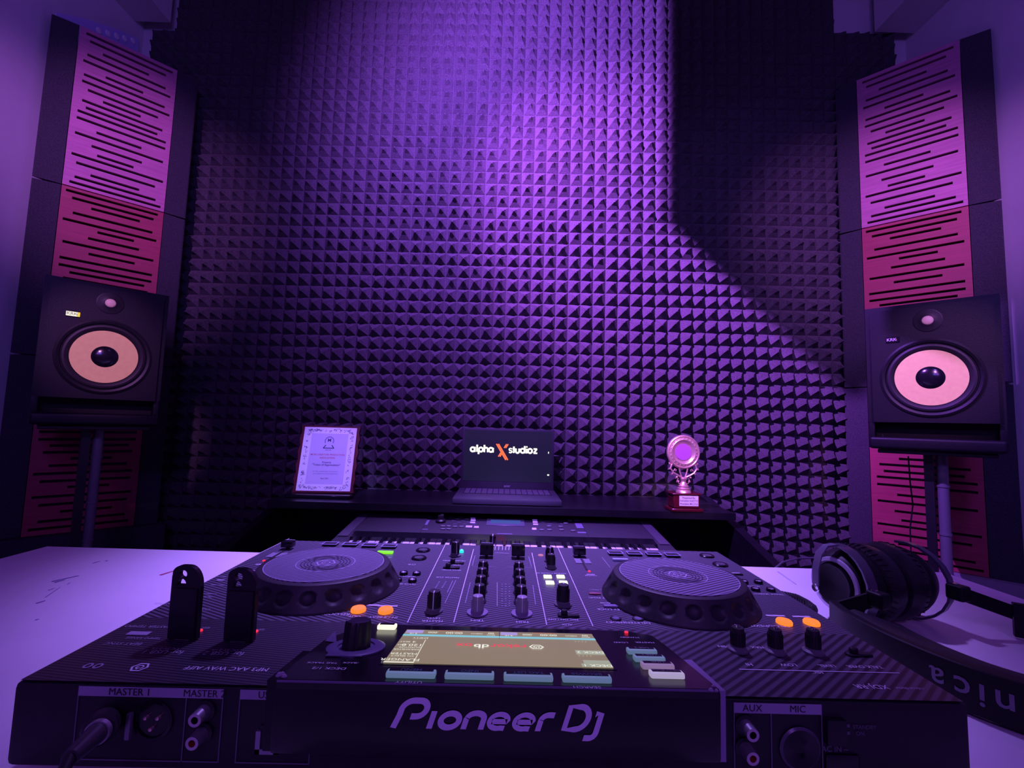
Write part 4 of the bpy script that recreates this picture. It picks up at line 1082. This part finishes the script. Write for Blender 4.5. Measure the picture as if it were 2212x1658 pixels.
RING_W = M_BLACK; RING_R = mat('jack_red', (.30, .02, .03), .5)
jack(420, 1556, RING_W); jack(414, 1606, RING_R); jack(1627, 1588, RING_W); jack(1627, 1639, RING_R)
F_ = frame((-.2215, YR, .7875), (1, 0, 0), (0, 0, 1)); xm = MB(F_)
xm.lathe([(.0125, -.001), (.0125, .0012), (.0105, .0016), (.0100, .0004), (0, .0004)], 36)
for a in (0, 120, 240): xm.lathe([(.0011, .0004), (.0011, .003), (0, .0034)], 10, 1, Matrix.Translation((.0045 * math.cos(R(a + 30)), .0045 * math.sin(R(a + 30)), 0)))
xm.build('xlr_socket', [M_BLACKG, M_GOLD], DJ)
F_ = frame((.199, YR, .7790), (1, 0, 0), (0, 0, 1)); xm = MB(F_)
xm.lathe([(.0135, -.001), (.0135, .0010), (.0120, .0022), (.0080, .0012), (.0045, .0005), (0, -.002)], 36, mis=[0, 1, 0, 0, 0])
xm.build('mic_socket', [M_BLACKG, mat('socket_rim', (.10, .09, .13), .3)], DJ)
xm = MB(); xm.box(-.1545, -.1395, YR - .002, YR + .001, .7690, .7720).box(-.1545, -.1515, YR - .002, YR + .001, .7690, .7830).box(-.1425, -.1395, YR - .002, YR + .001, .7690, .7830).box(-.1525, -.1415, YR - .0010, YR + .001, .772, .786, 1)
xm.build('usb_socket', [mat('socket_metal', (.35, .33, .40), .35, metal=.6), M_BLACK], DJ)
MB().rbox(.2155, .2285, YR - .0040, YR + .001, .7825, .7985, .001, 2).build('power_switch', M_BLACK, DJ)
MB().rbox(.2155, .238, YR - .0015, YR + .001, .7600, .7760, .002, 2).build('power_inlet', M_BLACKG, DJ)
MB().rbox(-.2035, -.2000, YR - .0060, YR, .7800, .795, .001, 1, M=None).build('latch_tab', mat('latch_grey', (.22, .2, .27), .4, metal=.5), DJ) if False else None
MB(frame((-.2345, YR - .004, .7855), (1, 0, 0), (0, 0, 1))).rbox(-.0016, .0016, -.008, .008, -.002, .001, .0008, 2).build('release_latch', mat('latch_grey', (.30, .28, .36), .35, metal=.5), DJ)

# ------------------------------------------------------------------ cable plugged into the rear
t = thing('xlr_cable', (-.252, YR - .03, .78), 'black cable with a metal banded plug in the rear of the DJ controller', 'cable')
a = Vector((-.252, YR - .003, .786)); b1 = aty(215, 1577, .285); b2_ = aty(150, 1637, .262); b3 = aty(60, 1800, .225)
MB().tube([a, a.lerp(b1, .6), b1], [.0095, .0095, .0080], 20).build('plug_shell', M_BLACK, t)
MB().tube([b1, b1.lerp(b2_, .12)], .0066, 20).build('plug_band', M_SILVER, t)
MB().tube([b1.lerp(b2_, .12), b1.lerp(b2_, .55), b2_], [.0058, .0050, .0042], 16).build('cable_boot', mat('boot_grey', (.05, .05, .06), .4), t)
MB().tube([b2_, b2_.lerp(b3, .3) + Vector((0, 0, -.002)), b3 + Vector((0, 0, .0))], .0030, 12).build('cable_lead', M_RUB, t)

# ------------------------------------------------------------------ usb sticks


def usb(px, py, h_, w_, label):
    p = dk_(px, py); t = thing('usb_stick', p, label, 'USB stick', 'black USB sticks standing in the DJ controller')
    an = R(-4); F_ = Matrix.Translation(p) @ Matrix.Rotation(an, 4, 'Z')
    out = [(-w_ / 2, .001)] + [(w_ / 2, .001)] + [(w_ / 2, h_ * .72)] + arc(w_ * .02, h_ * .72, w_ * .48, h_ * .28, 0, 90, 8)[1:] + arc(-w_ * .18, h_ * .90, w_ * .32, h_ * .10, 90, 180, 6) + []
    th_ = .0042
    holes = [(arc(-w_ * .14, h_ * .885, .0034, .0031, 0, 360, 16)[:-1]), [(-w_ * .16 + a_, h_ * .735 + c_) for a_, c_ in ([(-.0038, 0), (.0038, 0)] + arc(0, 0, .0038, .0050, 0, 180, 8)[1:-1])]]
    bm = bmesh.new()

    def loop(pts, y): vs_ = [bm.verts.new((q[0], y, q[1])) for q in pts]; return [bm.edges.new((vs_[i], vs_[(i + 1) % len(vs_)])) for i in range(len(vs_))]
    es = loop(out, -th_ / 2)
    for hh in holes: es += loop(hh, -th_ / 2)
    bmesh.ops.triangle_fill(bm, edges=es, use_beauty=True)
    g = bmesh.ops.extrude_face_region(bm, geom=bm.faces[:])
    bmesh.ops.translate(bm, verts=[v for v in g['geom'] if isinstance(v, bmesh.types.BMVert)], vec=(0, th_, 0))
    mb_ = MB(F_); mb_.bm(bm); mb_.build('case', mat('usb_gloss_black', (.010, .009, .012), .22), t)
    MB(F_).box(-.0060, .0060, -.0022, .0022, -.0 + .0003, .0012).build('metal_plug', M_SILVER, t)
    MB(F_).rbox(-w_ * .44, w_ * .44, -th_ / 2 - .0016, th_ / 2 + .0016, h_ * .02, h_ * .70, .001, 2).build('slider', mat('usb_slider', (.016, .015, .02), .35), t)
    MB(F_).box(-w_ / 2 - .0003, -w_ / 2 + .0002, -th_ / 2, -th_ / 2 + .0010, h_ * .1, h_ * .86).build('edge_trim', M_GREY, t)


usb(396, 1380, .0565, .0235, 'black USB stick with see-through eyelet standing nearest the left table edge')
usb(517, 1384, .0555, .0235, 'black USB stick standing between the other stick and the left jog wheel')

M_HP = mat('headphone_black', (.006, .006, .008), .5, spec=.3)
# ------------------------------------------------------------------ headphones
t = thing('headphones', (.49, .55, TZ), 'black over-ear headphones lying on the table to the right of the DJ controller', 'headphones')
AXD = Vector((.93, .24, .0)).normalized()
c1_ = Vector((.420, .600, .7945)); c2_ = c1_ + AXD * .138


def cup(c0, ax, nm_):
    F_ = frame(c0, ax.orthogonal(), ax.cross(ax.orthogonal()))  # z = ax x... ensure z along ax
    F_ = ax.to_track_quat('Z', 'Y').to_matrix().to_4x4(); F_.translation = c0; F_ = F_ @ Matrix.Diagonal((1, 1, 1.22, 1))
    mb_ = MB(F_); mb_.lathe([(0, .002), (.020, .001), (.024, -.001), (.0245, .002), (.0275, .0035), (.030, .002), (.034, .004), (.039, .012), (.0425, .020), (.0435, .026), (.042, .028), (0, .028)], 56)
    o = mb_.build(nm_, M_HP, t)
    mb_ = MB(F_); mb_.lathe([(.0262, .0034), (.0282, .0010), (.0322, .0016), (.0332, .0045)], 56); mb_.build('silver_ring', mat('ring_silver', (.60, .57, .68), .35, metal=.35), o)
    mb_ = MB(F_); mb_.lathe([(.041, .0285), (.0455, .031), (.0475, .037), (.0475, .046), (.0445, .053), (.037, .056), (.027, .052), (.024, .040), (0, .040)], 56)
    for k_ in range(40):
        a = 2 * PI * k_ / 40; mb_.tube([(.0445 * math.cos(a), .0445 * math.sin(a), .0295), (.0472 * math.cos(a + .03), .0472 * math.sin(a + .03), .0335), (.0478 * math.cos(a + .05), .0478 * math.sin(a + .05), .038)], [.0006, .0011, .0004], 5)
    mb_.build('ear_cushion', mat('cushion_leather', (.009, .008, .012), .36, noise=.3, nscale=60, bump=.4), o)
    return o, F_


cu1, F1 = cup(c1_, AXD, 'ear_cup'); cu2, F2 = cup(c2_, -AXD, 'ear_cup')
up = Vector((0, 0, 1)); side = Vector((-AXD.y, AXD.x, 0)).normalized() * -1  # towards the camera
# fork yokes
HQ = []
for c0, ax, in ((c1_, -AXD), (c2_, AXD)):
    pts = []
    hc = c0 - ax * .016
    for k_ in range(13):
        a = R(-100 + 200 * k_ / 12)
        d_ = (side * math.cos(a) + up * math.sin(a)) * .0475
        pts.append(hc + d_ + ax * (.009 * math.cos(a) + .002))
    MB().sweep(pts, [(-.0060, -.0014), (.0060, -.0014), (.0060, .0014), (-.0060, .0014)], lambda i: (pts[i] - hc)).build('fork_yoke', mat('yoke_satin', (.10, .09, .13), .25, metal=.4), t)
    hg = MB(); q = hc + side * .050 + ax * .012; hg.rbox(-.008, .008, -.006, .013, -.009, .009, .003, 3, M=frame(q, ax, side)); HQ.append(q); hg.build('hinge', M_HP, t)
    MB(Matrix.Translation(q + up * .0088)).lathe([(.0042, 0), (.0042, .0012), (.003, .0016), (0, .0012)], 16).build('hinge_screw', M_CHROME, t)
# visible screw on the near cup face
fa = [c1_ + AXD * .010 + up * .0475 - side * .004, c1_ - AXD * .002 + up * .046 - side * .006, c1_ - AXD * .010 + up * .036 - side * .009, c1_ - AXD * .0125 + up * .016 - side * .012, c1_ - AXD * .0120 - up * .004 - side * .013]
MB().sweep(fa, [(-.0045, -.0010), (.0045, -.0010), (.0045, .0010), (-.0045, .0010)], lambda i: -AXD if i > 1 else up).build('fork_arm', mat('arm_satin', (.30, .28, .38), .25, metal=.5), t)
F3 = (-AXD).to_track_quat('Z', 'Y').to_matrix().to_4x4(); F3.translation = c1_ - AXD * .0115 - up * .008 - side * .013
MB(F3).lathe([(.0055, -.002), (.0055, .001), (.0045, .0022), (0, .0018)], 20).build('arm_screw', M_CHROME, t)
# headband
ctl = [Vector((a_, c_, TZ + .0225)) for a_, c_ in ((.404, .600), (.396, .565), (.389, .525), (.393, .470), (.416, .410), (.468, .358), (.540, .334), (.618, .348), (.672, .398), (.690, .468), (.664, .535), (.612, .580), (.590, .592))]
band = []
for i_ in range(1, len(ctl) - 2):
    p0_, p1_, p2_, p3_ = ctl[i_ - 1:i_ + 3]
    for k_ in range(5):
        u_ = k_ / 5
        band.append(.5 * ((2 * p1_) + (p2_ - p0_) * u_ + (2 * p0_ - 5 * p1_ + 4 * p2_ - p3_) * u_ ** 2 + (3 * p1_ - p0_ - 3 * p2_ + p3_) * u_ ** 3))
cmid = Vector((.54, .47, TZ + .0225))
for q_, e_ in ((HQ[0], band[0]), (HQ[1], band[-1])):
    e2_ = e_ + Vector((0, 0, .008)); MB().sweep([q_, q_.lerp(e2_, .5), e2_], [(-.002, -.008), (.002, -.008), (.002, .008), (-.002, .008)], lambda i: (0, 0, 1)).build('slider', M_HP, t)
pr_ = [(-.005, -.019), (.004, -.021), (.006, -.018), (.006, .018), (.004, .0215), (-.005, .019)]
hb = MB().sweep(band, [(c_, a) for c_, a in [(-.0035, -.0195), (.0035, -.0195), (.0045, -.0185), (.0045, .0185), (.0035, .0195), (-.0035, .0195)]], lambda i: (0, 0, 1)).build('headband', M_HP, t)
inner = [p + (Vector((cmid.x, cmid.y, p.z)) - p).normalized() * .005 for p in band[3:-8]]
MB().sweep(inner, [(0, .0175), (0, .010), (-.030, -.004), (-.054, -.010), (-.060, -.002), (-.054, .0065), (-.030, .0125), (-.006, .0195)], lambda i: (0, 0, 1)).build('headband_pad', mat('pad_leather', (.010, .009, .014), .5, noise=.2, nscale=80, bump=.3), t)
# lettering along the outside of the near half of the band
hl = MB(); txt = 'audio-technica'; adv = {'i': .0075, 't': .0095, '-': .0110, 'n': .0170}; sL = .0275
cum = [0]
for i in range(1, len(band)): cum.append(cum[-1] + (band[i] - band[i - 1]).length)


def bandpt(s):
    s = max(0, min(s, cum[-1] - 1e-5))
    for i in range(1, len(cum)):
        if cum[i] >= s:
            f = (s - cum[i - 1]) / (cum[i] - cum[i - 1]); return band[i - 1].lerp(band[i], f), (band[i] - band[i - 1]).normalized()



for i_ in range(1, 400):  # the last letter starts where the band turns into view
    p, tn = bandpt(i_ * .0008); c_ = cam.matrix_world.inverted() @ p
    if CX - F * c_.x / c_.z > 2008: break
s_pos = i_ * .0008
for ch in reversed(txt):
    wch = adv.get(ch, .0160); s_pos += wch / 2; p, tn = bandpt(s_pos); nrm = tn.cross(up).normalized()
    if nrm.dot(p - cmid) < 0: nrm = -nrm
    put_text(hl, ch, sL, frame(p + nrm * .0052, -tn, -up), 0, .01); s_pos += wch / 2 + .0008
hl.build('logo_lettering', mat('headband_print', (.20, .18, .25), .5), hb)
# coiled lead and thin cable beside the controller
cw = MB(); base_ = [atz(*p, TZ + .006) for p in ((1672, 1283), (1700, 1288), (1722, 1293), (1745, 1305), (1762, 1318))]
cpts = []
for i in range(120):
    f = i / 119 * (len(base_) - 1); k_ = min(int(f), len(base_) - 2); p = base_[k_].lerp(base_[k_ + 1], f - k_); a = i * .9
    cpts.append(p + Vector((0, .0045 * math.cos(a), .0045 * math.sin(a) + .001)))
tag(cw.tube(cpts, .0016, 6).build('coiled_lead', M_RUB), 'black coiled lead lying between the DJ controller and the headphones', 'cable')
tag(MB().tube([aty(*p, q) for p, q in (((1668, 1232), 1.05), ((1690, 1214), 1.1), ((1722, 1206), 1.15), ((1760, 1204), 1.15), ((1800, 1215), 1.1), ((1830, 1260), 1.05))], .0022, 8).build('thin_cable', M_GREY), 'thin grey cable looping up behind the white table near the headphones', 'cable')

# ------------------------------------------------------------------ unseen lamp housing with added flaps that shade the right of the foam wall
t = thing('unseen_stage_light', (KX, KY, KZ), 'unseen black stage light with added light-blocking flaps, hanging above the desk', 'lamp')
MB().box(KX - .07, KX + .07, KY - .22, KY - .03, KZ - .07, KZ + .125).build('unseen_lamp_housing', M_BLACK, t)
MB().box(KX - .015, KX + .015, KY - .12, KY - .09, KZ + .07, 3.018).build('unseen_lamp_bracket', M_BLACK, t)
lx, ly, lz = KX, KY, KZ


def sh(X, Z, Y=1.83, tt=.12): return (lx + (X - lx) * tt, ly + (Y - ly) * tt, lz + (Z - lz) * tt)


q = [sh(.655, 3.6), sh(.655, 1.82), sh(1.45, 1.05), sh(2.6, 1.0), sh(2.6, 3.6)]
MB().prism(q, (0, .004, 0)).build('light_blocker', M_BLACK, t)  # added blocker shaped to cut the shadow edge on the foam wall
MB().box(KX + .345, KX + .350, KY - .10, KY + .125, KZ - .28, KZ + .14).build('side_blocker', M_BLACK, t)  # added blocker that keeps the lamp off the right wall
MB().box(KX + .07, KX + .14, KY - .08, KY + .126, KZ + .110, KZ + .125).build('blocker_arm', M_BLACK, t)
